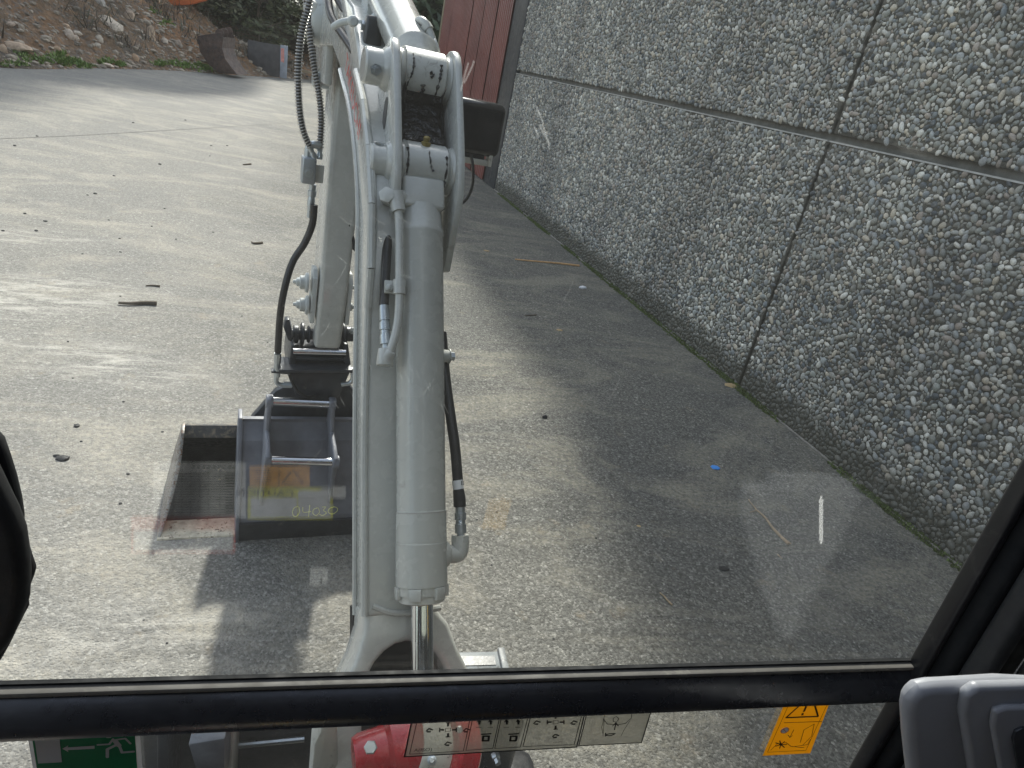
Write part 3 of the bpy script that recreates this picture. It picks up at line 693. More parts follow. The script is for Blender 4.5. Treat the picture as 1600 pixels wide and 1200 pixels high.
# dark box
DY = 30.0
dbx = thing('storage_box', 'dark open topped metal box with a pale end beside the rusty steel bucket', 'box', onY(415, 118, DY))
obj('front_panel', MB().prism(ppoly([(387, 62), (437, 71), (436, 121), (386, 113)], DY), fxz(DY), 0, .04), 'darkbox', dbx, bev=.01)
obj('end_panel', MB().prism(ppoly([(438, 70), (450, 72), (448, 123), (437, 121)], DY), fxz(DY), .0, .04), 'boxside', dbx, bev=.01)
obj('rear_panel', MB().prism([(a+.25, b-.03) for a, b in ppoly([(390, 63), (437, 71), (436, 118), (389, 111)], DY)], fxz(DY), .9, .94), 'darkbox', dbx)
p0 = onY(387, 62, DY); p1 = onY(386, 113, DY)
obj('side_panel', MB().add([p0, p1, p1+Vector((.25, .9, 0)), p0+Vector((.25, .9, 0))], [(0, 1, 2, 3)]), 'darkbox', dbx)
obj('warning_sticker', MB().prism(ppoly([(439, 75), (444, 76), (444, 98), (439, 96)], DY), fxz(DY), -.008, -.002), simple('red_white_sticker', (.6, .25, .22), .5, var=.3, nscale=8), dbx)
# orange painted steel high on the bank
OY = 30.
ob = thing('orange_steel_part', 'orange painted curved steel piece at the top edge above the bank', 'machine part', onY(300, 8, OY))
obj('side_plate', MB().prism(ppoly([(240, -30), (262, 0), (270, 9), (300, 7), (322, 1), (345, -20)], OY), fxz(OY), 0, .3), 'orange', ob, bev=.03)
obj('frame', MB().prism(ppoly([(225, -60), (240, -31), (345, -21), (360, -60)], OY), fxz(OY), .06, .9), 'orange', ob, bev=.03)
# scrap wood and parts behind the arm
sc = thing('scrap_heap', 'small heap of boards and dark scrap behind the white arm', 'scrap', onY(495, 120, 33))
for k, (u, v, w, h_) in enumerate([(480, 112, .5, .1), (500, 108, .4, .12), (515, 116, .5, .14), (470, 118, .6, .07)]):
    p = onY(u, v, 33+k*.2); b = MB().box(lambda a, b, c: p+Vector((a, b, c)), (-w/2, w/2), (-.2, .2), (-h_/2, h_/2)); o = obj('board', b, 'wood' if k % 2 == 0 else 'darkbox', sc, bev=.01)
p = onY(512, 105, 33.5); obj('oil_drum', MB().lathe(p-Vector((0, 0, .35)), (0, 0, 1), [(0, .2), (.25, .2), (.26, .21), (.27, .2), (.55, .2)], 20), simple('blue_black_drum', (.05, .06, .09), .5), sc)

# ---------------------------------------------------------------- things lying on the yard
def crumb(u, v, px, label, m='darkstone', group=None, name='crumb', cat='debris', flat=.6, el=1.2, sd=None):
    p = onZ(u, v); d = (p-Vector(EYE)).length/FPX; s = px*d*.5
    o = obj(name, rock_mb(p+Vector((0, 0, s*flat*.45)), s*el, s, s*flat, (sd or u*.13), 1), m); tag(o, label, cat, group); return o
MARKS = [((215, 473), 'the thick brown stick'), ((240, 446), 'the thin dark twig'), ((95, 715), 'the pair of black lumps'), ((262, 760), 'the wide black bucket'), ((60, 213), 'the left end of the paving seam'),
         ((300, 201), 'the middle of the paving seam'), ((385, 256), 'the greenish twig'), ((400, 379), 'the small brown twig'), ((435, 520), 'the black arm hose'), ((200, 1050), 'the black cross bar'), ((120, 666), 'the black rounded stone'),
         ((718, 800), 'the zinc hose fitting'), ((715, 865), 'the grey port elbow'), ((700, 556), 'the barrel side bolt'), ((998, 822), 'the orange brown leaf'), ((20, 330), 'the left edge of the view'), ((20, 760), 'the dark side housing'), ((860, 1120), 'the clear diagram strip'), ((150, 270), 'the shaded far yard')]
used_labels = {}
def crumb_label(u, v):
    best = sorted(MARKS, key=lambda m: math.hypot(m[0][0]-u, m[0][1]-v)); out = None
    for (mu, mv), nm in best[:4]:
        dx, dy = u-mu, v-mv; dist = math.hypot(dx, dy)
        far = 'close' if dist < 40 else ('a little way' if dist < 90 else 'well')
        hor = 'left of' if dx < 0 else 'right of'; ver = 'above' if dy < 0 else 'below'
        rel = hor if abs(dx) > 2.2*abs(dy) else (ver if abs(dy) > 2.2*abs(dx) else ver+' and '+hor)
        lab = 'small dark crumb %s %s %s' % (far, rel, nm)
        if lab not in used_labels: out = lab; break
    if out is None: out = lab
    used_labels[out] = 1; return out
LB = 'small black asphalt crumb lying on the sunlit left half of the yard'
for (u, v, px) in [(58, 213, 3.5), (23, 228, 4), (208, 192, 3), (250, 257, 4.5), (178, 275, 3.5), (149, 303, 5), (137, 305, 3), (39, 334, 4), (71, 346, 5), (5, 361, 4), (57, 361, 5), (187, 373, 3.5), (170, 344, 3), (257, 326, 3), (237, 354, 3), (330, 228, 3), (355, 228, 3), (328, 244, 2.5), (333, 363, 3), (275, 374, 3), (290, 188, 3), (188, 394, 3.5), (129, 397, 3), (188, 463, 3), (106, 534, 3.5), (193, 628, 4), (114, 591, 3), (254, 675, 4), (127, 690, 4), (378, 494, 3), (418, 535, 3), (188, 787, 5), (200, 741, 5), (261, 1005, 4), (225, 969, 3), (28, 760, 3)]:
    crumb(u, v, px*.85, crumb_label(u, v), group='black crumbs on the sunlit paving')
LB2 = 'small dark crumb on the paving right of the boom cylinder'
for (u, v, px) in [(711, 437, 3), (768, 883, 3.5), (776, 800, 4), (745, 812, 4), (769, 872, 3), (865, 998, 4), (931, 841, 4), (860, 1198, 3), (702, 870, 4)]:
    crumb(u, v, px*.85, crumb_label(u, v), group='dark crumbs right of the boom')
crumb(98, 717, 14, 'largest black lump on the left yard beside a smaller one', flat=.5, el=1.3, name='asphalt_lump')
crumb(88, 713, 7, 'small black lump touching the largest one at left', flat=.5, name='asphalt_lump')
crumb(120, 666, 7, 'black rounded stone above the pair of black lumps', name='asphalt_lump')
crumb(851, 653, 9, 'dark bluish stone on the shaded paving', flat=.8, name='stone', cat='stone')
crumb(910, 450, 9, 'white chip on the paving near the wall foot', 'whitechip', name='chip', flat=.6, el=1.6)
crumb(874, 516, 8, 'tan dry leaf on the shaded paving', 'dryleaf', name='leaf', cat='leaf', flat=.25, el=1.4)
crumb(760, 392, 8, 'tan leaf scrap on the far paving right of the boom', 'dryleaf', name='leaf', cat='leaf', flat=.25, el=1.4)
crumb(1117, 731, 13, 'bright blue plastic chip on the shaded paving', 'bluechip', name='plastic_chip', cat='litter', flat=.3, el=1.3)
crumb(1131, 889, 11, 'dark brown wood chip below the blue plastic', 'darkstone', name='wood_chip', flat=.35, el=1.9)
crumb(998, 822, 6, 'small orange brown leaf near the middle of the right paving', 'dryleaf', name='leaf', cat='leaf', flat=.2)
crumb(1143, 603, 16, 'pale dry leaf pile at the wall foot by the upright joint', 'dryleaf', name='leaf', cat='leaf', flat=.25, el=1.6)
def stick(pts, r, label, m='wood', lift=None, name='twig', extra=()):
    r0 = r; P = smooth_path([onZ(u, v, r*.9) for u, v in pts], 5); n = len(P)
    mb = MB().tube(P, [r*(1-.45*i/n) for i in range(n)], 7)
    for e in extra: mb.tube(smooth_path([onZ(u, v, r*1.2) for u, v in e], 4), r*.4, 5)
    o = obj(name, mb, m); tag(o, label, 'stick'); return o
stick([(245, 474), (228, 473), (205, 474), (185, 473)], .016, 'thick brown stick lying across the dusty left yard', 'bark')
stick([(250, 447), (240, 446), (228, 446)], .008, 'short thin dark twig above the thick brown stick', 'bark')
stick([(905, 415), (870, 411), (835, 408), (805, 405)], .012, 'orange wood splinter touching the foot of the wall', 'splint')
stick([(1232, 850), (1210, 828), (1195, 808), (1180, 795)], .008, 'split pale twig lying right of the blue plastic chip', 'wood', extra=[[(1236, 850), (1222, 838), (1208, 824)], [(1182, 796), (1172, 784), (1170, 780)], [(1183, 797), (1172, 800)]])
stick([(1050, 945), (1043, 938), (1038, 932), (1031, 926)], .005, 'small curved tan twig on the near right paving')
stick([(392, 256), (380, 257)], .012, 'short greenish twig on the far left paving', 'bark')
stick([(410, 379), (398, 380), (393, 378)], .012, 'small brown twig near the left hoses', 'bark')
stick([(838, 492), (820, 493)], .006, 'thin dark twig on the shaded paving right of the boom', 'bark')
stick([(1215, 866), (1222, 873)], .003, 'tiny tan twig low in front of the split one')

# ---------------------------------------------------------------- the excavator
ex = thing('excavator', 'pale grey excavator seen from inside its cab, with raised boom and black window frame', 'excavator', Vector((.15, .2, 0)))
sz = lambda a, b, c: bw(a, b, c)           # (s,z,t)
tz = lambda a, b, c: bw(c, b, a)           # (t,z,s)
DIR = Vector((.5735, 0, .819))             # boom cylinder direction in (s,z)
# -- lower and upper boom as one banana shaped plate box
TL, TRr = -.10, .038
near = [Bt(570, 965, TL), Bt(570, 830, TL), Bt(570, 700, TL), Bt(573, 560, TL), Bt(578, 430, TL), Bt(583, 300, TL), Bt(575, 200, TL), Bt(562, 120, TL)]
far = [Bt(553, 960, TL), Bt(553, 830, TL), Bt(553, 700, TL), Bt(554, 560, TL), Bt(556, 430, TL), Bt(557, 300, TL), Bt(546, 180, TL), Bt(530, 110, TL), Bt(516, 70, TL)]
tipb, tipt = (2.80, 1.90), (2.84, 2.07)
prof = near+[(1.95, 2.02), (2.4, 2.1), tipt]+[tipb]+far[::-1]
boom = obj('boom', MB().prism(prof, sz, TL+.004, TRr), 'paint', ex, bev=.008, seg=3)
def weld(path, r, par): obj('weld_bead', MB().tube(smooth_path(path, 4), r, 8), 'paint', par)
# side plates proud of the box: edge flange along the near side
fl = MB(); outer = near; inner = [(a+.028*(1 if i < 5 else .6), b-.018) for i, (a, b) in enumerate(near)]
weld([bw(a+.004, b, TL) for a, b in near], .007, boom)
weld([bw(a-.003, b+.002, TL+.002) for a, b in far[:-1]], .006, boom)
# gusset line (lighter curved rib on the side face)
rib = [Bt(560, 112, TL), Bt(571, 160, TL), Bt(579, 230, TL), Bt(584, 320, TL), Bt(583, 420, TL), Bt(578, 480, TL)]
rb_ = MB()
for (a, b), (c, d) in zip(rib[:-1], rib[1:]): rb_.tube([bw(a, b, TL-.004), bw(c, d, TL-.004)], .008, 8)
obj('weld_bead', rb_, 'paint', boom)
# recessed plate seam of the boom's upper face near its foot
dx = Vector((DIR.x, 0, DIR.z)); nx_ = Vector((-DIR.z, 0, DIR.x))     # along and out (towards the cab, up)
def fr(t, l, n, base):     # frame: t lateral, l along the boom, n outwards
    s, z = base; return bw(s+DIR.x*l+nx_.x*n, z+DIR.z*l+nx_.z*n, t)
base = near[0]; ff = lambda a, b, c: fr(a, b, c, base)
weld([ff(-.085, .02, .0), ff(-.05, .005, .003), ff(0, .0, .003), (ff(.05, .004, .002))], .006, boom)
# boom foot: a fork with an arch
foot = [(-.098, .02), (.064, .02), (.072, -.03), (.088, -.08), (.112, -.14), (.125, -.20), (.13, -.50), (.07, -.50), (.066, -.25)]
arch = [(.066*math.cos(a)-.004, -.165+.11*math.sin(a)) for a in [PI*k/10 for k in range(0, 11)]]
arch = [(-.018+.085*math.cos(PI*k/12), -.16+.105*math.sin(PI*k/12)) for k in range(13)]
foot = [(-.098, .012), (.036, .012), (.070, -.03), (.088, -.08), (.118, -.14), (.13, -.20), (.13, -.52), (.075, -.52)]+arch+[(-.105, -.52), (-.165, -.52), (-.165, -.20), (-.150, -.14), (-.118, -.08), (-.101, -.03)]
obj('boom_foot', MB().prism(foot, ff, -.12, -.004), 'paint', ex, bev=.012, seg=3)
obj('foot_shade_plate', MB().prism([(-.10, -.5), (.07, -.5), (.07, .0), (-.10, .0)], ff, -.16, -.124), 'trim', ex)  # flat black plate, gives the arch opening its shade by colour
# -- ears at the bend
def ear_prof(pts, t): return [Bt(u, v, t) for u, v in pts]
LP = Bt(655, 262, 0.); UP = Bt(652, 118, 0.)
def ears():
    s0, z0 = LP; s1, z1 = UP; d = Vector((s1-s0, z1-z0)).normalized(); q = Vector((-d.y, d.x)); R1 = .062; out = []
    for k in range(9): a = PI*k/8; out.append((s1+(q.x*math.cos(a)+d.x*math.sin(a))*R1, z1+(q.y*math.cos(a)+d.y*math.sin(a))*R1))
    out += [(s1-q.x*R1*1.4, z1-q.y*R1*1.4), (s0-q.x*.14, z0-q.y*.14), (s0-q.x*.16-d.x*.17, z0-q.y*.16-d.y*.17), (s0-q.x*.055-d.x*.2, z0-q.y*.055-d.y*.2)]
    for k in range(5): a = PI*1.08+(PI*.47)*(1-k/4); 
    out += [(s0-d.x*.115+q.x*.015, z0-d.y*.115+q.y*.015), (s0-d.x*.07+q.x*.05, z0-d.y*.07+q.y*.05), (s0+q.x*R1, z0+q.y*R1)]
    return out
EP = ears()
for t0, t1 in ((-.066, -.05), (.064, .080)):
    e = obj('boom_ear', MB().prism(EP, sz, t0, t1), 'paint', ex, bev=.004)
    m0 = ((LP[0]+UP[0])/2, (LP[1]+UP[1])/2)
    out = -1 if t0 < 0 else 1; tt = t0 if t0 < 0 else t1
    inn = t1 if t0 < 0 else t0
    ms, mz = m0[0]+.02, m0[1]+.0
    obj('oval_hole', MB().prism([(ms+.017*math.cos(a)*1., mz+.034*math.sin(a)) for a in [2*PI*k/16 for k in range(16)]], sz, inn-out*.0012, inn-out*.0005), 'lip', e, flat=True)
    obj('oval_hole', MB().prism([(ms+.017*math.cos(a)*1., mz+.034*math.sin(a)) for a in [2*PI*k/16 for k in range(16)]], sz, tt+out*.0005, tt+out*.0012), 'greyink', e, flat=True)
# pin bosses on the left side, with bolts
def boss(c, t0, t1, r, par, m='paint', name='pin_boss'):
    a = bw(c[0], c[1], t0); b = bw(c[0], c[1], t1); L = (b-a).length
    return obj(name, MB().lathe(a, (b-a), [(0, r*.9), (.004, r), (L-.004, r), (L, r*1.08)], 28), m, par, bev=0)
b1 = boss(LP, -.105, -.067, .033, ex); b2 = boss(UP, -.115, -.067, .036, ex)
obj('weld_bead', MB().lathe(bw(LP[0], LP[1], -.075), BT, [(0, .034), (.004, .040), (.009, .043)], 28), 'paint', b1)
obj('weld_bead', MB().lathe(bw(UP[0], UP[1], -.078), BT, [(0, .037), (.005, .042), (.012, .045)], 28), 'paint', b2)
bl = MB().lathe(bw(UP[0]-.036, UP[1]-.004, -.094), -BF+Vector((0, 0, -.1)), [(0, .012), (.003, .012), (.003, .0085), (.009, .0085), (.0095, .006), (.014, .006)], 6); obj('bolt', bl, 'zinc', b2)
bl = MB().lathe(bw(LP[0]-.006, LP[1]-.030, -.088), Vector((0, 0, -1)), [(0, .009), (.012, .009), (.012, .007), (.02, .007), (.02, .0085), (.032, .0085), (.036, .005)], 6); obj('bolt', bl, 'zinc', b1)
bl = MB().lathe(bw(LP[0]+.0, LP[1]+.03, -.088), Vector((0, 0, 1)), [(0, .011), (.006, .011), (.007, .008)], 6); obj('bolt', bl, 'zinc', b1)
for c in (LP, UP):
    for (t0, t1, r) in ((-.049, -.037, .047), (.051, .063, .047)):
        boss(c, t0, t1, r, ex, name='thrust_collar')
# eye between the ears: arm cylinder rear eye (upper), greasy throat plate
ue = obj('cylinder_eye', MB().lathe(bw(UP[0], UP[1], -.036), BT, [(0, .049), (.002, .052), (.085, .052), (.087, .049)], 36), 'paint_dirty', ex)
thr = [(UP[0]-.0, UP[1]-.03), (UP[0]+.06, UP[1]-.03), (LP[0]+.10, LP[1]), (LP[0]+.03, LP[1]+.02)]
obj('greasy_throat', MB().prism(thr, sz, -.0495, .0635), 'grease', ex, bev=.006)
obj('grease_smear', MB().prism([(UP[0]-.045, UP[1]-.028), (UP[0]-.03, UP[1]-.05), (UP[0]+.02, UP[1]-.06), (LP[0]+.04, LP[1]+.05), (LP[0]+.0, LP[1]+.052), (UP[0]-.0, UP[1]-.06)], sz, -.036, .05), 'grease', ex, bev=.008, seg=3)
def streak(pts, r, m='grease', par=ex):
    P = smooth_path(pts, 7); P = [p+BT*.0016*noise.noise(p*160) for p in P]
    obj('grease_streak', MB().tube(P, [max(.0005, r*(.75+1.5*noise.noise(p*210))) for p in P], 6), m, par)
def on_cyl(c, R, ang, t): return bw(c[0]-R*math.cos(ang), c[1]+R*math.sin(ang), t)   # ang: 0 faces the cab, up positive
streak([on_cyl(UP, .0525, .9, -.022), on_cyl(UP, .0525, .4, -.021), on_cyl(UP, .0525, .0, -.024), on_cyl(UP, .0525, -.4, -.03), on_cyl(UP, .053, -.8, -.028)], .0022)
streak([on_cyl(UP, .0525, .6, .037), on_cyl(UP, .053, .2, .036), on_cyl(UP, .053, -.2, .034), on_cyl(UP, .053, -.8, .033)], [.001]+[.0035]*14+[.002] if False else .003)
streak([on_cyl(UP, .053, .25, .014), on_cyl(UP, .054, .18, .02), on_cyl(UP, .053, .05, .016)], .0034)
streak([on_cyl(UP, .053, -.25, .002), on_cyl(UP, .055, -.5, .004), on_cyl(UP, .055, -.8, .0)], .004)
streak([on_cyl(LP, .0515, .9, .008), on_cyl(LP, .0515, .5, .009), on_cyl(LP, .0515, .15, .013), on_cyl(LP, .0515, .12, .018)], .0016)
streak([on_cyl(LP, .051, .8, .044), on_cyl(LP, .051, .2, .044), on_cyl(LP, .051, -.5, .044)], .003)
streak([on_cyl(LP, .051, .9, -.036), on_cyl(LP, .051, .2, -.036), on_cyl(LP, .051, -.6, -.036)], .0022)
obj('grease_nipple', MB().lathe(bw(LP[0]-.012, LP[1]+.045, .004), (0, 0, 1), [(0, .009), (.008, .010), (.010, .006), (.017, .0075), (.020, .004)], 12), simple('grease_yellow', (.25, .19, .04), .4, var=.5, nscale=60, dirt=(.02, .02, .02)), ex)
# -- boom cylinder (over the boom): eye, barrel, collars, gland, rod
lowp = Bt(659, 930, 0.); d2 = Vector((LP[0]-lowp[0], LP[1]-lowp[1])); LL = d2.length; d2.normalize(); n2 = Vector((-d2.y, d2.x))
def cf(l, n, t): return bw(lowp[0]+d2.x*l+n2.x*n, lowp[1]+d2.y*l+n2.y*n, t)     # along the barrel
ax3 = (cf(1, 0, 0)-cf(0, 0, 0)).normalized()
RB = .0475
cyl = obj('boom_cylinder', MB().lathe(cf(0, 0, 0), ax3, [(.02, RB*1.045), (.10, RB*1.045), (.1005, RB*1.035), (.16, RB*1.03), (.1605, RB*1.0), (LL-.15, RB), (LL-.147, RB*1.03), (LL-.14, RB*1.04), (LL-.133, RB*.98), (LL-.09, RB*.93)], 48), 'paint', ex)
obj('scribed_ring', MB().lathe(cf(.157, 0, 0), ax3, [(0, RB*1.038), (.0018, RB*1.038)], 48), 'lip', cyl)
hd = MB().prism([(-.043, -.04), (.043, -.04), (.043, .04), (-.043, .04)], lambda a, b, c: cf(c, b, a), LL-.1, LL-.035); obj('end_block', hd, 'paint', cyl, bev=.008, seg=3)
obj('rod_eye', MB().lathe(bw(LP[0], LP[1], -.035), BT, [(0, .048), (.002, .05), (.083, .05), (.085, .048)], 36), 'paint', cyl)
gl = MB().lathe(cf(0, 0, 0), ax3, [(-.012, RB*.86), (-.010, RB*.92), (.004, RB*.92), (.004, RB*1.0), (.0195, RB*1.0)], 40); obj('gland_nut', gl, 'paint', cyl)
for k in range(6):
    a = PI/6+k*PI/3; c = cf(.0, 0, 0)
    u_ = (cf(0, 1, 0)-c); t_ = BT
    w_ = u_*math.cos(a)+t_*math.sin(a); x_ = u_*-math.sin(a)+t_*math.cos(a)
    lug = MB().prism([(RB*.9, -.012), (RB*1.08, -.012), (RB*1.08, .012), (RB*.9, .012)], lambda p, q, r_: c+w_*p+x_*q+ax3*r_, -.004, .019); obj('gland_lug', lug, 'paint', cyl, bev=.002)
obj('wiper_ring', MB().lathe(cf(-.016, 0, 0), ax3, [(0, .0225), (.006, .0235)], 32), simple('brown_wiper', (.25, .16, .06), .5), cyl)
obj('rod', MB().lathe(cf(-.34, 0, 0), ax3, [(0, .0215), (.33, .0215)], 40), 'chrome', cyl)
obj('rod_end', MB().lathe(bw(lowp[0]-d2.x*.37, lowp[1]-d2.y*.37, -.03), BT, [(0, .04), (.06, .04)], 30), 'paint', cyl)
# port fittings on the barrel: hex plug and pipe down to the elbow
def Bn(u, v, n_):          # point at pixel on the plane parallel to the barrel, n_ out from its axis
    # plane through cf(0,n_,0) with normal n2
    r = Vector(ray(u, v)); e = Vector(EYE); nn = (cf(0, 1, 0)-cf(0, 0, 0)); k = (cf(0, n_, 0)-e).dot(nn)/r.dot(nn); return e+r*k
NN = (cf(0, 1, 0)-cf(0, 0, 0)).normalized()
hx = Bn(612, 305, .045); hb = MB().lathe(hx-NN*.02+BT*0, (NN-BT*.5), [(0, .0165), (.022, .0165), (.024, .013)], 6); obj('hex_plug', hb, 'paint', cyl)
obj('banjo_body', MB().tube([Bn(640, 312, .01), Bn(618, 308, .035)], [.018, .016], 20).tube([Bn(617, 303, .036), Bn(623, 331, .04)], [.017, .0135], 20), 'paint', cyl)
pipe = smooth_path([Bn(622, 325, .040), Bn(624, 360, .040), Bn(624, 430, .038), Bn(624, 465, .038), Bn(622, 500, .036), Bn(616, 530, .034), Bn(607, 556, .03)], 6)
obj('steel_pipe', MB().tube(pipe, .0085, 16), 'paint', cyl)
cb = MB().tube([Bn(624, 438, .038), Bn(624, 460, .038)], .0125, 20); pc = obj('pipe_clamp', cb, 'paint', cyl)
obj('clamp_tab', MB().prism([(-.022, -.012), (.0, -.012), (.0, .014), (-.022, .014)], lambda a, b, c: Bn(618, 450, .03)+BT*a+ax3*b+NN*c, -.004, .003), 'paint', pc, bev=.002)
obj('bolt', MB().lathe(Bn(607, 450, .034), NN, [(0, .0075), (.006, .0075), (.007, .006)], 6), 'white_cast', pc)
elb = MB().tube([Bn(601, 572, .022), Bn(603, 545, .022)], [.0165, .015], 20).tube([Bn(601, 563, .022), Bn(612, 548, .034)], [.015, .0105], 18); obj('pipe_elbow', elb, 'paint', cyl, bev=.002)
fz = Bn(603, 545, .022); fe = Bn(600, 478, .014); dv = (fe-fz); L_ = dv.length
obj('hose_fitting', MB().lathe(fz, dv, [(0, .008), (L_*.10, .008), (L_*.10, .0115), (L_*.32, .0115), (L_*.33, .0095), (L_*.42, .0095), (L_*.43, .0115), (L_*.6, .0115), (L_*.6, .009), (L_*.64, .009), (L_*.65, .0105), (L_, .010)], 10), 'zinc', ex)
obj('boom_hose', MB().tube(smooth_path([fe, Bn(602, 440, .01), Bn(604, 400, .006), Bn(606, 372, -.0), Bn(605, 330, -.02)], 6), .0095, 14), 'rubber', ex)
# side bolt on the barrel, hose and fittings on the right
p = Bn(689, 556, .0); obj('side_boss', MB().lathe(p-BT*.006, BT, [(0, .020), (.01, .0135), (.022, .0125), (.022, .0155), (.024, .0155)], 20), 'paint', cyl)
obj('bolt', MB().lathe(p+BT*.0185, BT, [(0, .0095), (.009, .0095), (.010, .007)], 6), 'zinc', cyl)
hr = smooth_path([Bn(690, 520, -.03), Bn(696, 590, -.02), Bn(704, 650, -.005), Bn(711, 700, .0), Bn(716, 760, .0), Bn(718, 790, .0)], 6)
rh = obj('right_hose', MB().tube(hr, .0105, 16), 'rubber', ex)
obj('hose_label', MB().tube([Bn(714.5, 750, .0), Bn(716.5, 764, .0)], .0112, 20), 'white', rh)
text('B', 'ink', rh, Bn(720, 758, .012), BT, ax3, .012)
obj('hose_sleeve', MB().tube([Bn(716.6, 766, .0), Bn(718, 780, .0), Bn(718.5, 792, 0)], [.0115, .0125, .0125], 20), 'rubber', rh)
f0 = Bn(719, 792, 0); f1 = Bn(720, 840, 0); dv = f1-f0; L_ = dv.length
obj('hose_fitting', MB().lathe(f0, dv, [(0, .0095), (L_*.18, .0095), (L_*.2, .0115), (L_*.42, .0115), (L_*.43, .009), (L_*.55, .010), (L_*.57, .0115), (L_*.85, .0115), (L_*.86, .008), (L_, .008)], 10), 'zinc', rh)
el_ = MB().tube(smooth_path([Bn(719, 836, 0), Bn(719, 852, 0), Bn(716, 864, 0), Bn(705, 866, 0), Bn(690, 866, 0)], 5), .0175, 24); eo = obj('port_elbow', el_, 'paint', cyl)
obj('elbow_nut', MB().lathe(Bn(719, 845, 0), (Bn(719, 835, 0)-Bn(719, 845, 0)), [(0, .0185), (.010, .0185), (.011, .016)], 8), 'paint', eo)
obj('port_flange', MB().lathe(Bn(688, 866, 0), BT, [(-.02, .030), (.012, .026), (.018, .020)], 28), 'paint', eo)
# -- arm cylinder above the bend
ac0 = Vector(bw(UP[0], UP[1], .012)); ac1 = bw(UP[0]+.62, UP[1]+.42, -.02)
acx = (Bp(608, -40, 1.95)-bw(UP[0]+.02, UP[1]+.05, .012)); ac1 = ac0+acx.normalized()*1.0
ad = (ac1-ac0).normalized()
acyl = obj('arm_cylinder', MB().lathe(ac0, ad, [(.03, .036), (.06, .044), (.075, .053), (.084, .056), (.092, .052), (.1, .05), (.9, .05)], 40), 'paint', ex)
p = Bs(672, 60, UP[0]+.1)
pp = Bp(671, 78, UP[0]+.08); q0 = Bp(660, 42, UP[0]+.16); 
obj('port_block', MB().tube([pp, Bp(683, 74, UP[0]+.08)], [.02, .02], 18), 'paint', acyl)
obj('steel_pipe', MB().tube(smooth_path([Bp(678, 70, UP[0]+.08), Bp(671, 50, UP[0]+.09), Bp(664, 36, UP[0]+.10), Bp(655, 32, UP[0]+.12), Bp(650, 42, UP[0]+.14), Bp(652, 58, UP[0]+.15)], 6), .009, 16), 'paint', acyl)
obj('pipe_clamp', MB().tube([Bp(670, 47, UP[0]+.092), Bp(665, 39, UP[0]+.099)], .0118, 16), 'paint_dirty', acyl)
# pair of rubber pipes on the left of the upper boom, with clamp
for pts in ([(560, 92), (545, 68), (527, 42), (516, 20), (512, -10), (505, -40)], [(580, 92), (566, 60), (548, 30), (535, 10), (522, -12), (515, -35)]):
    obj('upper_hose', MB().tube(smooth_path([Bp(u, v, 1.86+k*.10) for k, (u, v) in enumerate(pts)], 6), .0105, 14), 'rubber', ex)
hc = obj('hose_clamp', MB().tube(smooth_path([Bp(521, 42, 1.93), Bp(531, 36, 1.91), Bp(545, 33, 1.9), Bp(560, 36, 1.9), Bp(566, 40, 1.9)], 4), .008, 10), 'white_cast', ex)
obj('bolt', MB().lathe(Bp(551, 33, 1.87), -BF, [(0, .013), (.012, .012), (.016, .008)], 10), 'white_cast', hc)
# bosses and hose ends behind the arm cylinder
for (u, v, r, sx_) in [(580, 15, .045, 1.98), (600, 20, .05, 2.05), (592, 40, .024, 1.86), (562, 2, .035, 2.1)]:
    c = Bp(u, v, sx_); boss_ = MB().lathe(c, BT, [(-.02, r*.8), (-.016, r), (.014, r), (.018, r*.8), (.026, r*.55)], 24); obj('link_boss', boss_, 'white_cast', ex)
obj('bolt', MB().lathe(Bp(578, 42, 1.86), -BT, [(0, .015), (.01, .015), (.011, .011), (.02, .011)], 6), 'zinc', ex)
obj('rubber_guard', MB().prism([(-.028, -.05), (.022, -.05), (.010, .055), (-.022, .055)], lambda a, b, c: Bp(583, 66, 1.84)+BT*a+Vector((0, 0, b))+BF*c, -.02, .02), 'black', ex, bev=.008, seg=3)
# lettering down the side of the boom
tp = bw(*Bt(541, 92, TL-.0006), TL-.0006); tq = bw(*Bt(562.5, 206, TL-.0006), TL-.0006)
dr = (tq-tp); upv = Vector((0, 0, 0))
sdx = dr.normalized(); nrm = -BT; upv = nrm.cross(sdx).normalized()
tx_ = text('TAKEUCHI', 'redink', boom, tp, sdx, upv, .05, lift=.001)
me = tx_.data; xs = [v.co.dot(sdx) for v in me.vertices]; k_ = dr.length/(max(xs)-min(xs))
for v in me.vertices:
    a = v.co.dot(sdx); b = v.co.dot(upv); v.co = sdx*a*k_+upv*(b-.018)*1.15+(-BT)*.001
# -- work light on the right of the boom
wlx = 1.72
lw = lambda a, b, c: Bp(744, 200, wlx)+BT*a+Vector((0, 0, b))+BF*c
t0_, z0_ = Bs(705, 160, wlx); t1_, z1_ = Bs(783, 245, wlx); tc, zc = Bs(744, 203, wlx); hw = (t1_-t0_)/2*.94; hh_ = abs(z0_-z1_)/2*1.22
ca = [(sx*(hw-.018)+.018*math.cos(a), sy*(hh_-.018)+.018*math.sin(a)) for sx, sy, a0 in ((1, 1, 0), (-1, 1, PI/2), (-1, -1, PI), (1, -1, 3*PI/2)) for a in [a0+PI/2*k/4 for k in range(5)]]
wl_ = obj('work_light', MB().prism(ca, lw, -.01, .075), M['black'] if False else simple('gloss_black_plastic', (.008, .009, .011), .12, var=.1, bscale=30, bstr=.1), ex, bev=.026, seg=7)
obj('lamp_bracket', MB().box(lw, (-.09, -.08), (-hh_-.02, -hh_+.03), (-.005, .02)).box(lw, (.045, .055), (-hh_-.022, -hh_+.01), (-.005, .02)).box(lw, (-.078, .044), (-hh_-.022, -hh_-.008), (-.004, .018)), 'paint_dirty', wl_, bev=.002)
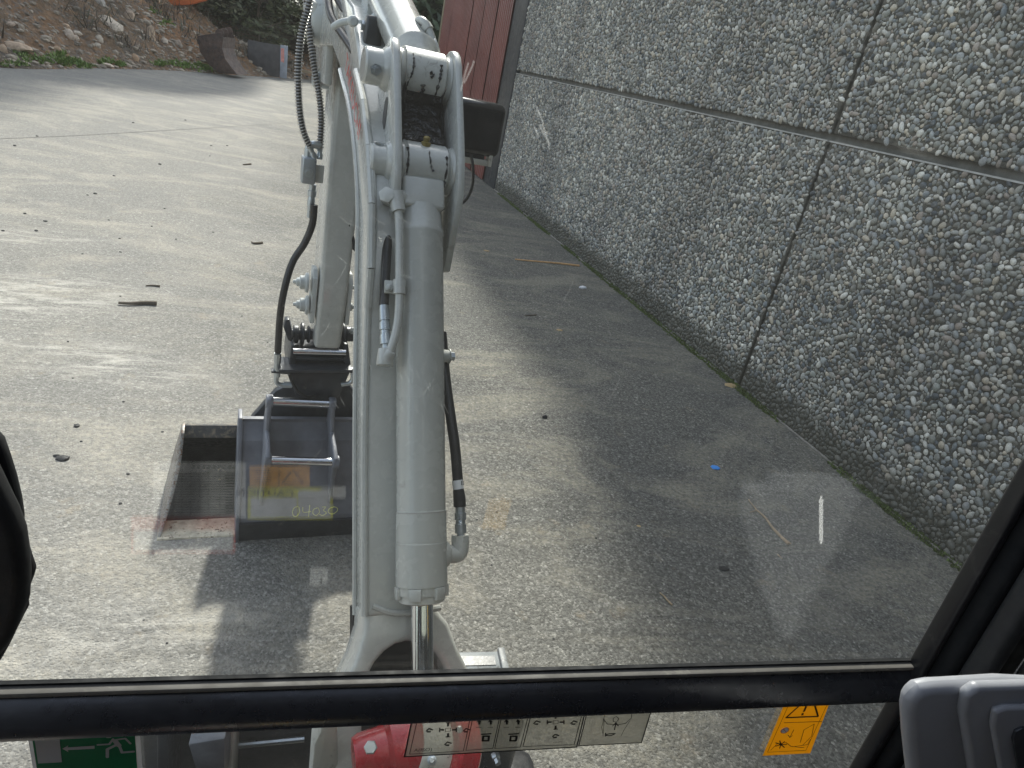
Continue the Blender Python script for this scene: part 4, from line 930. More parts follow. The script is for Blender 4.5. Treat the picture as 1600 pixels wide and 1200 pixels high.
obj('lamp_foot', MB().box(lw, (-.075, .035), (-hh_-.012, -hh_+.004), (.0, .03)), 'black', wl_, bev=.003)
obj('lamp_cable', MB().tube(smooth_path([Bp(736, 242, wlx-.02), Bp(739, 262, wlx-.03), Bp(738, 290, wlx-.03), Bp(728, 312, wlx-.03), Bp(712, 322, wlx-.03), Bp(699, 322, wlx-.03)], 6), .0038, 10), 'rubber', wl_)
obj('cable_end', MB().tube([Bp(701, 322, wlx-.03), Bp(695, 323, wlx-.03)], [.006, .005], 10), 'rubber', wl_)
for k, (du, dv_) in enumerate(((-5, -3), (-6, 1), (-3, 4))):
    obj('bare_wire', MB().tube([Bp(697, 322, wlx-.03), Bp(697+du, 322+dv_, wlx-.034)], .0012, 6), 'redvinyl' if k == 0 else 'rubber', wl_)
obj('lamp_lead', MB().tube(smooth_path([Bp(702, 138, 1.62), Bp(710, 142, 1.62), Bp(712, 152, 1.62), Bp(707, 162, 1.63), Bp(701, 168, 1.66)], 6), .006, 12), 'rubber', ex)

# -- arm
SA = 2.50
armL = [(t_, z_) for t_, z_ in (Bs(499, 500, SA), Bs(539, 500, SA))]
za = .86; zb = 2.02
tl0, tr0 = Bs(495, 500, SA)[0], Bs(538, 500, SA)[0]
tc0 = (tl0+tr0)/2; tw0 = (tr0-tl0)/2
tc1 = Bs(528, 330, SA+.03)[0]; tw1 = tw0*1.12
AC = tc0
arm_prof = [(SA+.01, za), (SA+.17, za), (SA+.26, 1.3), (SA+.33, 1.75), (SA+.40, 2.12), (SA+.30, 2.3), (SA+.10, 2.25), (SA+.06, 1.9), (SA+.0, 1.1)]
def armw(a, b, c):      # widens upwards
    k = (b-za)/(zb-za); return bw(a, b, AC+c*(1+.18*k)+.012*k)
arm = obj('arm', MB().prism(arm_prof, armw, -tw0, tw0), 'paint', ex, bev=.018, seg=4)
tipb_ = MB()
aw = lambda a, b, c: bw(a, b, c)
obj('tip_boss', MB().lathe(Bp(498, 30, 2.66)-BT*.03, BT, [(0, .07), (.012, .078), (.035, .078), (.036, .085), (.07, .085), (.071, .092), (.16, .092)], 30), 'white_cast', ex, bev=.003)
obj('tip_bolt', MB().lathe(Bp(489, 14, 2.62), -BF-BT*.4, [(0, .03), (.02, .026), (.03, .016)], 16), 'paint_dirty', ex)
obj('boom_tip_plate', MB().prism([(2.45, 1.80), (2.62, 1.80), (2.86, 1.93), (2.86, 2.08), (2.5, 2.1)], sz, AC-tw0*1.1-.045, AC-tw0*1.1-.02), 'paint', ex, bev=.006)
# cast side pins low on the arm
for sgn, pts in ((-1, [(473, 441), (473, 476)]), (1, [(541, 448), (541, 479)])):
    for (u, v) in pts:
        c = Bp(u, v, SA+.06); bb = AC+sgn*tw0
        o_ = MB().lathe(c-BT*sgn*.02, BT*sgn, [(0, .038), (.01, .036), (.012, .026), (.03, .025), (.031, .017), (.042, .015), (.043, .009), (.055, .007)], 20); obj('link_pin', o_, 'white_cast', arm, bev=.0015)
    c0_, c1_ = Bp(pts[0][0]-sgn*12, pts[0][1]-4, SA+.07), Bp(pts[1][0]-sgn*10, pts[1][1]+2, SA+.07)
    obj('side_link', MB().tube([c0_-BT*sgn*.0, c1_], .001, 6).prism([(SA+.02, c1_.z-.05), (SA+.10, c1_.z-.05), (SA+.115, c1_.z+.03), (SA+.11, c0_.z+.045), (SA+.05, c0_.z+.05), (SA+.02, c0_.z+.02)], sz, AC+sgn*(tw0+.006), AC+sgn*(tw0+.022)), 'white_cast', arm, bev=.004)
obj('arm_boss', MB().lathe(Bp(514, 128, 2.6), -BT, [(0, .025), (.05, .025), (.055, .018)], 18), 'zinc', arm)
# valve block and hoses on the arm's left
vb = Bp(482, 266, SA+.02); vx = lambda a, b, c: vb+BT*a+Vector((0, 0, b))+BF*c
val = obj('valve_block', MB().box(vx, (-.024, .022), (-.042, .045), (-.03, .03)), simple('cast_aluminium', (.42, .45, .47), .35, metal=.6, var=.1, bstr=.2), ex, bev=.006, seg=3)
obj('valve_plug', MB().lathe(vx(-.002, -.003, -.031), -BF, [(0, .015), (.003, .015), (.003, .011), (.006, .010)], 20), 'zinc', val)
obj('elbow_fitting', MB().tube(smooth_path([vx(-.005, .045, 0), vx(-.004, .07, 0), vx(.006, .085, 0), vx(.022, .086, 0), vx(.03, .082, 0)], 4), .013, 14), 'zinc', val)
obj('bracket', MB().box(lambda a, b, c: Bp(500, 272, SA+.02)+BT*a+Vector((0, 0, b))+BF*c, (-.04, .012), (-.03, .03), (-.006, .006)), 'paint', val, bev=.003)
obj('hose_fitting', MB().lathe(vx(.018, -.045, 0), (vx(.016, -.14, 0)-vx(.018, -.045, 0)), [(0, .012), (.02, .012), (.021, .015), (.04, .015), (.042, .011), (.055, .013), (.075, .013), (.076, .010), (.115, .010)], 10), 'zinc', val)
lh = smooth_path([Bp(491, 320, SA), Bp(488, 350, SA), Bp(476, 380, SA), Bp(458, 408, SA), Bp(446, 445, SA-.02), Bp(438, 490, SA-.02), Bp(434, 550, SA)], 8)
obj('arm_hose', MB().tube(lh, .0125, 16), 'rubber', ex)
f0 = Bp(434, 552, SA); f1 = Bp(433, 588, SA+.02); dv = f1-f0; L_ = dv.length
obj('hose_fitting', MB().lathe(f0, dv, [(0, .013), (L_*.4, .013), (L_*.41, .010), (L_*.55, .014), (L_*.75, .014), (L_*.76, .011), (L_, .012)], 10), 'zinc', ex)
rr_ = smooth_path([Bp(545, 350, SA+.03), Bp(547, 365, SA+.03), Bp(552, 382, SA+.03), Bp(562, 395, SA+.03)], 6)
obj('arm_hose', MB().tube(rr_, .012, 14), 'rubber', ex)
def armour(pts, s0, s1, r):
    n = len(pts); P = smooth_path([Bp(u, v, s0+(s1-s0)*k/(n-1)) for k, (u, v) in enumerate(pts)], 8)
    ho = obj('armoured_hose', MB().tube(P, r*.80, 12), 'rubber', ex)
    # spiral guard
    L = [0]
    for a, b in zip(P[:-1], P[1:]): L.append(L[-1]+(b-a).length)
    tot = L[-1]; pitch = .0095; turns = tot/pitch; m_ = int(turns*8); sp = []; j = 0; u = (P[1]-P[0]).orthogonal().normalized()
    for k in range(m_+1):
        d = tot*k/m_
        while j < len(P)-2 and L[j+1] < d: j += 1
        f = (d-L[j])/max(1e-6, L[j+1]-L[j]); c = P[j].lerp(P[j+1], f); t = (P[j+1]-P[j]).normalized(); u = (u-t*u.dot(t)).normalized(); w = t.cross(u); a = 2*PI*k/8
        sp.append(c+(u*math.cos(a)+w*math.sin(a))*r)
    obj('spiral_guard', MB().tube(sp, .0023, 5), 'armour', ho)
    e = (P[-1]-P[-4]).normalized(); obj('crimp', MB().lathe(P[-1]-e*.01, e, [(0, r*.85), (.02, r*.85), (.021, r*.65), (.03, r), (.045, r), (.046, r*.5)], 10), 'zinc', ho)
armour([(486, -20), (482, 10), (474, 40), (468, 80), (466, 125), (468, 170), (474, 205), (485, 232)], 2.45, SA, .0105)
armour([(476, -20), (482, 30), (486, 70), (492, 110), (499, 150), (502, 185), (500, 232)], 2.62, SA+.03, .0105)
# -- quick hitch under the arm
hi = MB(); HT = tc0
hit_ = lambda pts, s: [Bs(u, v, s) for u, v in pts]
hitch = obj('quick_hitch', MB().prism(hit_([(462, 545), (538, 543), (541, 580), (458, 580)], 2.56), tz, 2.56, 2.74), 'hitch', ex, bev=.006)
obj('hitch_cheek', MB().prism(hit_([(455, 540), (462, 538), (462, 580), (450, 586)], 2.53), tz, 2.53, 2.78), 'hitch', hitch, bev=.004)
obj('hitch_cheek', MB().prism(hit_([(537, 537), (544, 538), (550, 584), (540, 580)], 2.53), tz, 2.53, 2.78), 'hitch', hitch, bev=.004)
a_, b_ = Bp(458, 549, 2.52), Bp(540, 551, 2.52); obj('cross_pin', MB().cyl(a_, b_, .0125, 24), 'pin', hitch)
a_, b_ = Bp(460, 560, 2.545), Bp(540, 561, 2.545); obj('spreader_bar', MB().cyl(a_, b_, .010, 16), 'hitch', hitch)
obj('shelf_plate', MB().prism(hit_([(436, 578), (551, 578), (551, 583), (436, 583)], 2.48), tz, 2.48, 2.6), 'hitch', hitch, bev=.002)
obj('shelf_tab', MB().prism(hit_([(424, 580), (450, 582), (450, 585), (424, 583)], 2.50), tz, 2.50, 2.53), 'hitch', hitch, bev=.001)
obj('tilt_body', MB().prism(hit_([(449, 584), (547, 584), (530, 622), (512, 634), (488, 634), (462, 618)], 2.53), tz, 2.535, 2.70), 'hitch', hitch, bev=.006)
for pts in ([(432, 588), (432, 597), (438, 601), (446, 601), (452, 602)], [(551, 575), (551, 592), (545, 599), (538, 600), (533, 601)]):
    obj('hydraulic_pipe', MB().tube(smooth_path([Bp(u, v, 2.52) for u, v in pts], 5), .009, 12), 'zinc', hitch)
obj('pipe_nut', MB().lathe(Bp(443, 601, 2.52), BT, [(0, .013), (.03, .013), (.032, .01)], 6), 'zinc', hitch)
obj('hydraulic_hose', MB().tube(smooth_path([Bp(452, 585, 2.51), Bp(457, 598, 2.51), Bp(466, 612, 2.51), Bp(480, 620, 2.51), Bp(492, 618, 2.52)], 5), .006, 10), 'rubber', hitch)
# pin discs at the arm bottom
for sgn, xs in ((-1, ((472, .046, .012), (462, .036, .02), (482, .034, .01))), (1, ((536, .046, .012), (546, .030, .03), (527, .036, .01)))):
    for (u, r, w) in xs:
        c = Bp(u, 522, 2.6); obj('pin_disc', MB().lathe(c-BT*w/2, BT, [(0, r*.9), (.003, r), (w-.003, r), (w, r*.9)], 26), 'hitch', hitch)
obj('arm_pin', MB().cyl(Bp(456, 522, 2.6), Bp(552, 523, 2.6), .022, 24), 'hitch', hitch)
obj('hook_plate', MB().prism(hit_([(446, 500), (452, 499), (456, 515), (457, 535), (450, 532), (443, 512)], 2.54), tz, 2.54, 2.58), 'hitch', hitch, bev=.004)
obj('pin_bolt', MB().lathe(Bp(549, 516, 2.55), -BF+BT*.6, [(0, .013), (.014, .013), (.015, .008), (.024, .008)], 6), 'zinc', hitch)

# ---------------------------------------------------------------- cleaning bucket on the hitch
SB = 2.50
tlo = Bs(245, 845, SB)[0]; thi = tlo+1.17
cbk = thing('cleaning_bucket', 'wide black tilt bucket with muddy cutting edge hanging on the excavator hitch', 'bucket', bw(2.7, 0, (tlo+thi)/2))
tT, zT = Bs(284, 666, 2.78)
# side plate: profile in (s,z), its t leans in slightly towards the top
prof_b = [(2.50, .004), (2.545, .05), (2.60, .12), (2.65, .19), (2.70, .26), (2.745, .35), (2.78, zT), (2.82, zT-.005), (2.93, zT-.12), (3.02, zT-.23), (3.04, .12), (2.92, .03), (2.72, .0)]
tb0 = tlo; 
def side_t(s, z): return tlo+(tT-tlo)*math.sin(min(1, max(0, z/zT))*PI/2)
def sidefn(sg):
    def f(a, b, c):
        t_ = side_t(a, b) if sg < 0 else (tlo+thi)-side_t(a, b)
        return bw(a, b, t_+c)
    return f
obj('side_plate', MB().prism(prof_b, sidefn(-1), 0, .012), 'rustedge', cbk, bev=.002)
obj('side_plate', MB().prism(prof_b, sidefn(1), -.012, 0), 'rustedge', cbk, bev=.002)
inn_ = MB(); shellp = [(2.56, .012), (2.72, .012), (2.92, .042), (3.028, .125), (3.01, zT-.24), (2.92, zT-.13), (2.80, zT-.02)]
for (a, b), (c, d) in zip(shellp[:-1], shellp[1:]):
    f1 = sidefn(-1); f2 = sidefn(1); inn_.add([f1(a, b, .011), f1(c, d, .011), f2(c, d, -.011), f2(a, b, -.011), f1(a+.008, b-.006, .011), f1(c+.008, d+.001, .011), f2(c+.008, d+.001, -.011), f2(a+.008, b-.006, -.011)], [(0, 1, 2, 3), (4, 5, 6, 7), (0, 3, 7, 4), (1, 2, 6, 5)])
obj('shell', inn_, 'bucket_in', cbk)
f1 = sidefn(-1); f2 = sidefn(1)
ce = MB().add([f1(2.495, .0, .0), f2(2.495, .0, .0), f2(2.60, .0, 0), f1(2.60, 0, 0), f1(2.495, .008, .0), f2(2.495, .008, .0), f2(2.60, .018, 0), f1(2.60, .018, 0)], [(0, 1, 2, 3), (4, 5, 6, 7), (0, 1, 5, 4), (3, 2, 6, 7), (0, 3, 7, 4), (1, 2, 6, 5)])
obj('cutting_edge', ce, 'edge', cbk)
tp_ = MB().add([f1(2.76, zT-.045, .012), f2(2.76, zT-.045, -.012), f2(2.79, zT, -.012), f1(2.79, zT, .012), f1(2.80, zT-.05, .012), f2(2.80, zT-.05, -.012), f2(2.82, zT-.01, -.012), f1(2.82, zT-.01, .012)], [(0, 1, 2, 3), (4, 5, 6, 7), (0, 1, 5, 4), (3, 2, 6, 7)])
obj('top_plate', tp_, simple('mud_splashed_plate', (.035, .034, .034), .5, var=.4, dirt=(.16, .13, .09), dirt_at=(.48, .6), bstr=.5), cbk, bev=.002)
# tilt beam standing on the bucket
bmx = hit_([(392, 655), (430, 612), (447, 603), (520, 607), (537, 604), (545, 601), (553, 611), (600, 640), (615, 655), (640, 700), (392, 700)], 2.66)
obj('tilt_beam', MB().prism(bmx, tz, 2.66, 2.70), 'hitch', cbk, bev=.005)
pc_ = Bp(497, 616, 2.60); obj('tilt_pin', MB().lathe(pc_+BF*.06, -BF, [(0, .052), (.062, .052), (.063, .036), (.08, .034), (.081, .02)], 30), 'hitch', cbk, bev=.002)
obj('rust_face', MB().lathe(pc_-BF*.0215, -BF, [(0, .019), (.002, .018)], 24), 'rustedge', cbk)
obj('tooth_corner', MB().lathe(Bp(703, 826, SB+.02), -BF, [(0, .02), (.02, .014)], 10), 'edge', cbk)

# ---------------------------------------------------------------- second bucket, back towards the cab
SC = 2.46
b2 = thing('digging_bucket', 'blue black bucket with two bright pins and yellow marker writing on its back', 'bucket', bw(2.5, 0, 0))
tA = Bs(372, 848, SC)[0]; zTop = Bs(460, 657, 2.60)[1]
tTop = Bs(378, 657, 2.60)[0]; tB = tA+.76
# outer back profile (s,z)
bp_ = [(SC+.02, .0), (SC-.0, .055), (SC-.005, .12), (SC+.01, .20), (SC+.045, .32), (SC+.09, .43), (2.60, zTop)]
def b2t(z, sg): k = z/zTop; return (tA+(tTop-tA)*k) if sg < 0 else (tB-(tTop-tA)*k)
sh = MB(); 
for (a, b), (c, d) in zip(bp_[:-1], bp_[1:]):
    sh.add([bw(a, b, b2t(b, -1)), bw(c, d, b2t(d, -1)), bw(c, d, b2t(d, 1)), bw(a, b, b2t(b, 1)), bw(a+.012, b+.003, b2t(b, -1)), bw(c+.012, d, b2t(d, -1)), bw(c+.012, d, b2t(d, 1)), bw(a+.012, b+.003, b2t(b, 1))], [(0, 1, 2, 3), (4, 5, 6, 7), (0, 3, 7, 4), (1, 2, 6, 5)])
back = obj('back_shell', sh, 'bucket', b2)
obj('top_rim', MB().add([bw(2.597, zTop-.004, b2t(zTop, -1)), bw(2.597, zTop-.004, b2t(zTop, 1)), bw(2.612, zTop+.002, b2t(zTop, 1)), bw(2.612, zTop+.002, b2t(zTop, -1)), bw(2.597, zTop+.008, b2t(zTop, -1)), bw(2.597, zTop+.008, b2t(zTop, 1)), bw(2.612, zTop+.012, b2t(zTop, 1)), bw(2.612, zTop+.012, b2t(zTop, -1))], [(0, 1, 2, 3), (4, 5, 6, 7), (0, 1, 5, 4), (3, 2, 6, 7), (0, 3, 7, 4), (1, 2, 6, 5)]), 'bucket', b2)
sp_ = [(SC-.005, .0), (SC-.012, .10), (SC+.0, .2), (SC+.035, .33), (SC+.08, .44), (2.58, zTop+.02), (2.66, zTop+.02), (2.78, .3), (2.76, .1), (2.7, .0)]
for sg in (-1, 1): obj('side_plate', MB().prism(sp_, (lambda q: (lambda a, b, c: bw(a, b, b2t(b, q)+c*q)))(sg), -.002, .014), 'bucket', b2, bev=.003)
obj('lower_wrap', MB().add([bw(SC+.004, -.0, b2t(0, -1)), bw(SC+.004, 0, b2t(0, 1)), bw(SC-.02, .10, b2t(.1, 1)), bw(SC-.02, .10, b2t(.1, -1)), bw(SC+.016, -.0, b2t(0, -1)), bw(SC+.016, 0, b2t(0, 1)), bw(SC-.007, .10, b2t(.1, 1)), bw(SC-.007, .10, b2t(.1, -1))], [(0, 1, 2, 3), (4, 5, 6, 7), (0, 1, 5, 4), (3, 2, 6, 7), (0, 3, 7, 4), (1, 2, 6, 5)]), simple('shaded_dirty_wrap', (.03, .032, .036), .55, var=.4, nscale=10, dirt=(.13, .12, .10), bstr=.4), b2)  # shade under the curve put into the dark colour, plus dirt patches
# hanger ears and pins
EU = [(421, 627, 2.50), (519, 631, 2.50)]; EL = [(418, 719, 2.36), (524, 722, 2.36)]
for k in range(2):
    a = Bp(*EU[k]); b = Bp(*EL[k])
    sA, sB_ = EU[k][2], EL[k][2]; zA, zB = a.z, b.z; t_ = ((a-BO).dot(BT), (b-BO).dot(BT))
    poly = [(sA-.025, zA+.02), (sA+.0, zA+.03), (sA+.03, zA+.005), (sA+.09, zA-.12), (SC+.06, .30), (SC+.02, .12), (sB_+.06, zB-.14), (sB_-.0, zB-.035), (sB_-.028, zB-.008), (sB_-.02, zB+.025), (sB_+.03, zB+.05), (sA-.02, zA-.12), (sA-.028, zA-.02)]
    def efn(a_, b_, c_, t_=t_, zA=zA, zB=zB):
        f = (b_-zB)/(zA-zB); return bw(a_, b_, t_[1]+(t_[0]-t_[1])*f+c_)
    obj('hanger_ear', MB().prism(poly, efn, -.009, .009), 'bucket', b2, bev=.005, seg=3)
for q, r in ((EU, .018), (EL, .017)):
    a, b = Bp(*q[0]), Bp(*q[1]); d = (b-a).normalized()
    hp = obj('hanger_pin', MB().cyl(a+d*.008, b-d*.008, r, 32), 'pin', b2)
    for c in (a, b): obj('pin_collar', MB().lathe(c-d*.013, d, [(0, .024), (.003, .027), (.023, .027), (.026, .024)], 24), 'bucket', hp)
# marker writing
def surf(u, v, k=0.):      # on the back face
    for (a, b), (c, d) in zip(bp_[:-1], bp_[1:]):
        e = Vector(EYE); r = Vector(ray(u, v)); A = bw(a, b, 0); Bq = bw(c, d, 0); n = (Bq-A).cross(BT).normalized()
        if n.dot(r) > 0: n = -n
        p = e+r*((A-e).dot(n)/r.dot(n))
        if min(b, d)-1e-4 <= p.z <= max(b, d)+1e-4: return p+n*.0016
    return None
wr = MB()
def mark(lines, w=.0035):
    for ln in lines:
        P = [surf(u, v) for u, v in ln]; P = [p for p in P if p]
        if len(P) > 1: wr.tube(smooth_path(P, 4), w*.5, 5)
mark([[(466, 791), (460, 793), (457, 800), (459, 806), (464, 806), (468, 799), (467, 792)], [(473, 792), (474, 800), (486, 799)], [(484, 789), (482, 807)], [(496, 793), (490, 796), (489, 802), (494, 805), (499, 800), (497, 793)], [(503, 792), (509, 792), (505, 797), (510, 801), (504, 805), (499, 803)], [(522, 792), (515, 794), (513, 800), (519, 803), (526, 799), (527, 794), (521, 791)]])
mark([[(473, 819), (480, 819)], [(485, 815), (491, 815), (487, 818), (491, 822), (484, 822)], [(501, 814), (496, 818), (500, 821), (507, 817), (502, 813)]], .0025)
obj('marker_writing', wr, 'chalk', b2)

# ---------------------------------------------------------------- chassis, swing casting, blade
DBY = 1.36
bly = lambda a, b, c: CX*a+CY*(DBY+c)+Vector((0, 0, b))
def Cb(u, v, y):
    rr = Vector(ray(u, v)); p = rr*(y/rr.dot(CY)); x = p.dot(CX); return x, p.z-CX.z*x+CAMH
xr, zr = Cb(808, 1030, DBY); xl = Cb(219, 1120, DBY)[0]
blade = obj('dozer_blade', MB().box(bly, (xl, xr), (.03, zr-.07), (0, .02)), 'hitch', ex, bev=.004)
obj('blade_top_rail', MB().box(bly, (xr-.33, xr), (zr-.019, zr), (-.035, .03)), simple('grey_blade_steel', (.17, .185, .19), .45, var=.25, nscale=12, dirt=(.05, .05, .05)), blade, bev=.004)
obj('rail_slot', MB().box(bly, (xr-.17, xr-.03), (zr+.0005, zr+.002), (-.02, .012)), 'black', blade)
obj('rail_end', MB().box(bly, (xr-.018, xr+.002), (zr-.06, zr+.012), (-.05, .034)), simple('worn_rail_end', (.2, .21, .21), .5, var=.3, dirt=(.06, .06, .06)), blade, bev=.004)
for u in (300, 392): 
    x_ = Cb(u, 1140, DBY)[0]; obj('blade_rib', MB().box(bly, (x_-.012, x_+.012), (.03, zr-.075), (-.13, -.001)), 'paint_dirty' if u == 392 else 'hitch', blade, bev=.003)
x_ = Cb(340, 1150, 1.2); 
pod = MB().prism([(Cb(318, 1163, 1.15)), (Cb(378, 1153, 1.15)), (Cb(378, 1230, 1.15)), (Cb(340, 1230, 1.15))], lambda a, b, c: CX*a+CY*(1.15+c)+Vector((0, 0, b)), 0, .15)
obj('blade_arm', pod, simple('worn_steel_grey', (.13, .14, .16), .4, var=.4, nscale=10, dirt=(.03, .03, .03)), blade, bev=.01)
obj('blade_tab', MB().box(bly, (xl+.002, xl+.035), (zr-.09, zr-.03), (-.06, -.002)), 'paint_dirty', blade, bev=.003)
obj('weld_bead', MB().tube([bly(Cb(395, 1155, DBY)[0], Cb(395, 1158, DBY)[1], -.012), bly(Cb(500, 1148, DBY)[0], Cb(500, 1148, DBY)[1], -.012)], .008, 8), 'zinc', blade)
# chassis mass below and tracks
obj('chassis', MB().box(lambda a, b, c: CX*a+CY*b+Vector((0, 0, c)), (xl+.05, xr-.05), (.1, 1.1), (.12, .42)), 'black', ex, bev=.02)
for x0 in (xl-.1, xr-.14):
    tk = MB(); pr = [(.0, .0), (1.15, .0), (1.25, .12), (1.25, .25), (1.15, .36), (-1.6, .36), (-1.7, .2), (-1.6, 0)]
    obj('track', tk.prism(pr, lambda a, b, c: CX*c+CY*a+Vector((0, 0, b+.003)), x0, x0+.2), 'rubber', ex, bev=.03)
# swing post: light grey plates, red casting
obj('swing_plate', MB().prism([Bs(503, 1090, .86), Bs(527, 1088, .86), Bs(529, 1260, .86), Bs(483, 1260, .86), Bs(490, 1165, .86), Bs(500, 1145, .86)], tz, .86, .90), 'paint_dirty', ex, bev=.006)
def rc(u, v, s): return Bp(u, v, s)
sw = obj('swing_casting', MB().lathe(rc(562, 1185, .80), (rc(640, 1165, .80)-rc(562, 1185, .80)), [(-.012, .022), (-.010, .035), (.0, .04), (.045, .044), (.052, .058), (.062, .06), (.10, .062), (.108, .056), (.12, .05)], 36), 'red', ex, bev=0)
obj('swing_lug', MB().lathe(rc(690, 1170, .78), (rc(740, 1172, .78)-rc(690, 1170, .78)), [(0, .06), (.006, .066), (.04, .066), (.046, .06)], 36), 'red', sw)
obj('centre_block', MB().lathe(rc(640, 1168, .79), (rc(690, 1170, .79)-rc(640, 1168, .79)), [(0, .052), (.004, .055), (.056, .055)], 36), 'paint_dirty', sw)
obj('rear_casting', MB().box(lambda a, b, c: bw(.92+c, .62+b, a), (-.14, .09), (-.2, .07), (-.03, .05)), 'red', sw, bev=.02, seg=3)
obj('hex_bolt', MB().lathe(rc(579, 1168, .752), (Vector(EYE)-rc(579, 1168, .752)), [(-.01, .011), (.004, .011), (.006, .009)], 6), 'zinc', sw)
obj('hex_bolt', MB().lathe(rc(718, 1140, .722), (Vector(EYE)-rc(718, 1140, .722)), [(-.01, .006), (.003, .006), (.004, .005)], 6), 'zinc', sw)
obj('grease_nipple', MB().lathe(rc(675, 1188, .735), Vector(EYE)-rc(675, 1188, .735), [(-.01, .008), (.006, .008), (.007, .005), (.012, .004)], 10), 'zinc', sw)
obj('hose_cover', MB().box(lambda a, b, c: rc(768, 1145, 1.0)+BT*a+Vector((0, 0, b))+BF*c, (-.06, .055), (-.2, .09), (-.05, .05)), 'black', ex, bev=.02, seg=3)
obj('cover_bolt', MB().lathe(rc(773, 1178, .94), -BF, [(0, .010), (.012, .010), (.013, .007), (.025, .007)], 6), 'zinc', ex)
obj('floor_frame', MB().box(lambda a, b, c: CX*a+CY*b+Vector((0, 0, c)), (-.5, 1.0), (-.7, .60), (.5, .58)), 'black', ex, bev=.02)

# ---------------------------------------------------------------- cab front: glass, bar, pillar, housings
cwf = lambda a, b, c: cw(a, c, b)       # (x,z,y)
zt0 = Cc(700, 1046)[1]-.0125; zb0 = Cc(700, 1108, GY-.027)[1]
up_ = obj('windscreen', MB().box(cwf, (-.62, .886), (zt0-.004, .55), (GY+.001, GY+.006)), 'glass', ex, flat=True)
lo_ = obj('lower_window', MB().box(cwf, (-.62, .886), (-1.25, zb0+.006), (GY+.001, GY+.006)), 'glass', ex, flat=True)
def bar_z(x): return 0
barp = [(zt0+.002, GY-.004), (zt0-.001, GY-.010), (zt0-.009, GY-.021), (zt0-.022, GY-.033), (zt0-.032, GY-.037), (zt0-.040, GY-.036), (zb0+.006, GY-.028), (zb0, GY-.018), (zb0, GY-.001), (zt0+.002, GY-.001)]
# follow the measured line of the bar: left and right ends
xa, za_ = Cc(0, 1075); xb_, zb_ = Cc(1440, 1040)
def barfn(a, b, c): return cw(c, b, a)
bar = obj('cross_bar', MB().prism(barp, barfn, -.60, .922), simple('gloss_black_bar', (.018, .019, .022), .3, var=.1, bstr=.05, spec=.8), ex, bev=.003, seg=2)
obj('bar_seal', MB().box(cwf, (-.60, .878), (zt0+.003, zt0+.010), (GY-.016, GY-.0005)), 'seal', bar, bev=.002)
obj('bar_gasket', MB().box(cwf, (-.60, .878), (zt0+.0105, zt0+.0135), (GY-.006, GY-.0005)), 'trim', bar)
obj('bar_end_cap', MB().lathe(cw(.915, GY-.03, (zt0+zb0)/2+.012), CX, [(-.012, .026), (-.004, .030), (.006, .028), (.012, .015)], 20), 'trim', bar)
# right pillar: several parallel mouldings running back from the glass
def pil(x0, x1, y0, y1, name, m, bev=.006, lean=0., z0=-1.3, z1=.6):
    f = lambda a, b, c: cw(a+lean*(c+.7), b, c)
    return obj(name, MB().box(f, (x0, x1), (y0, y1), (z0, z1)), m, pillar if name != 'right_pillar' else ex, bev=bev, seg=3)
pillar = None
pillar = pil(.888, 1.02, GY-.05, GY+.008, 'right_pillar', 'trim', .012)
pil(.870, .887, GY-.028, GY-.001, 'window_seal', 'rubber', .006)
pil(.895, .93, GY-.085, GY-.052, 'pillar_moulding', 'moulding', .012)
pil(.915, 1.02, GY-.16, GY-.10, 'door_seal', 'rubber', .014)
pil(.955, 1.12, GY-.40, GY-.18, 'pillar_trim', simple('brown_black_trim', (.03, .027, .026), .6, bscale=900, bstr=.2, bdist=.0006), .02)
pil(.94, .953, GY-.26, GY-.235, 'trim_ridge', 'console', .005)
obj('corner_bellows', MB().tube(smooth_path([cw(.93, GY-.10, -.78), cw(.90, GY-.10, -.84), cw(.87, GY-.09, -.93), cw(.85, GY-.08, -1.05)], 5), .03, 16), 'rubber', ex)
obj('left_pillar', MB().box(lambda a, b, c: cw(a, b, c), (-.70, -.62), (GY-.05, GY+.05), (-1.3, .6)), 'trim', ex, bev=.012)
obj('top_frame', MB().box(lambda a, b, c: cw(a, b, c), (-.70, 1.0), (GY-.05, GY+.05), (.551, .62)), 'trim', ex, bev=.012)
# grey housing at lower right
CYH = .42
sh_ = lambda P, a, b: [(u+a, v+b) for u, v in P]
P0 = [(1405, 1100), (1408, 1085), (1416, 1072), (1430, 1063), (1450, 1059), (1500, 1056), (1560, 1052), (1700, 1058), (1700, 1330), (1445, 1330), (1418, 1240), (1412, 1190), (1407, 1140)]
hp_ = [Cc(u, v, CYH) for u, v in sh_(P0, 14, 18)]
hs = obj('console_housing', MB().prism(hp_, cwf, CYH, CYH+.022), 'console', ex, bev=.016, seg=6, ang=40)
P1 = [(1497, 1110), (1502, 1080), (1522, 1066), (1600, 1064), (1700, 1066), (1700, 1330), (1530, 1330), (1512, 1200)]
rp = obj('raised_panel', MB().prism([Cc(u, v, CYH-.004) for u, v in P1], cwf, CYH-.012, CYH+.002), 'console', hs, bev=.006, seg=5)
P2 = [(1545, 1130), (1549, 1106), (1568, 1100), (1700, 1098), (1700, 1330), (1575, 1330), (1558, 1200)]
obj('inner_panel', MB().prism([Cc(u, v, CYH-.014) for u, v in P2], cwf, CYH-.020, CYH-.011), 'console', rp, bev=.005, seg=5)
P3 = [(1582, 1155), (1586, 1142), (1596, 1137), (1700, 1135), (1700, 1330), (1600, 1330), (1590, 1200)]
obj('switch_recess', MB().prism([Cc(u, v, CYH-.022) for u, v in P3], cwf, CYH-.0235, CYH-.0195), 'console_hole', rp, bev=.001)
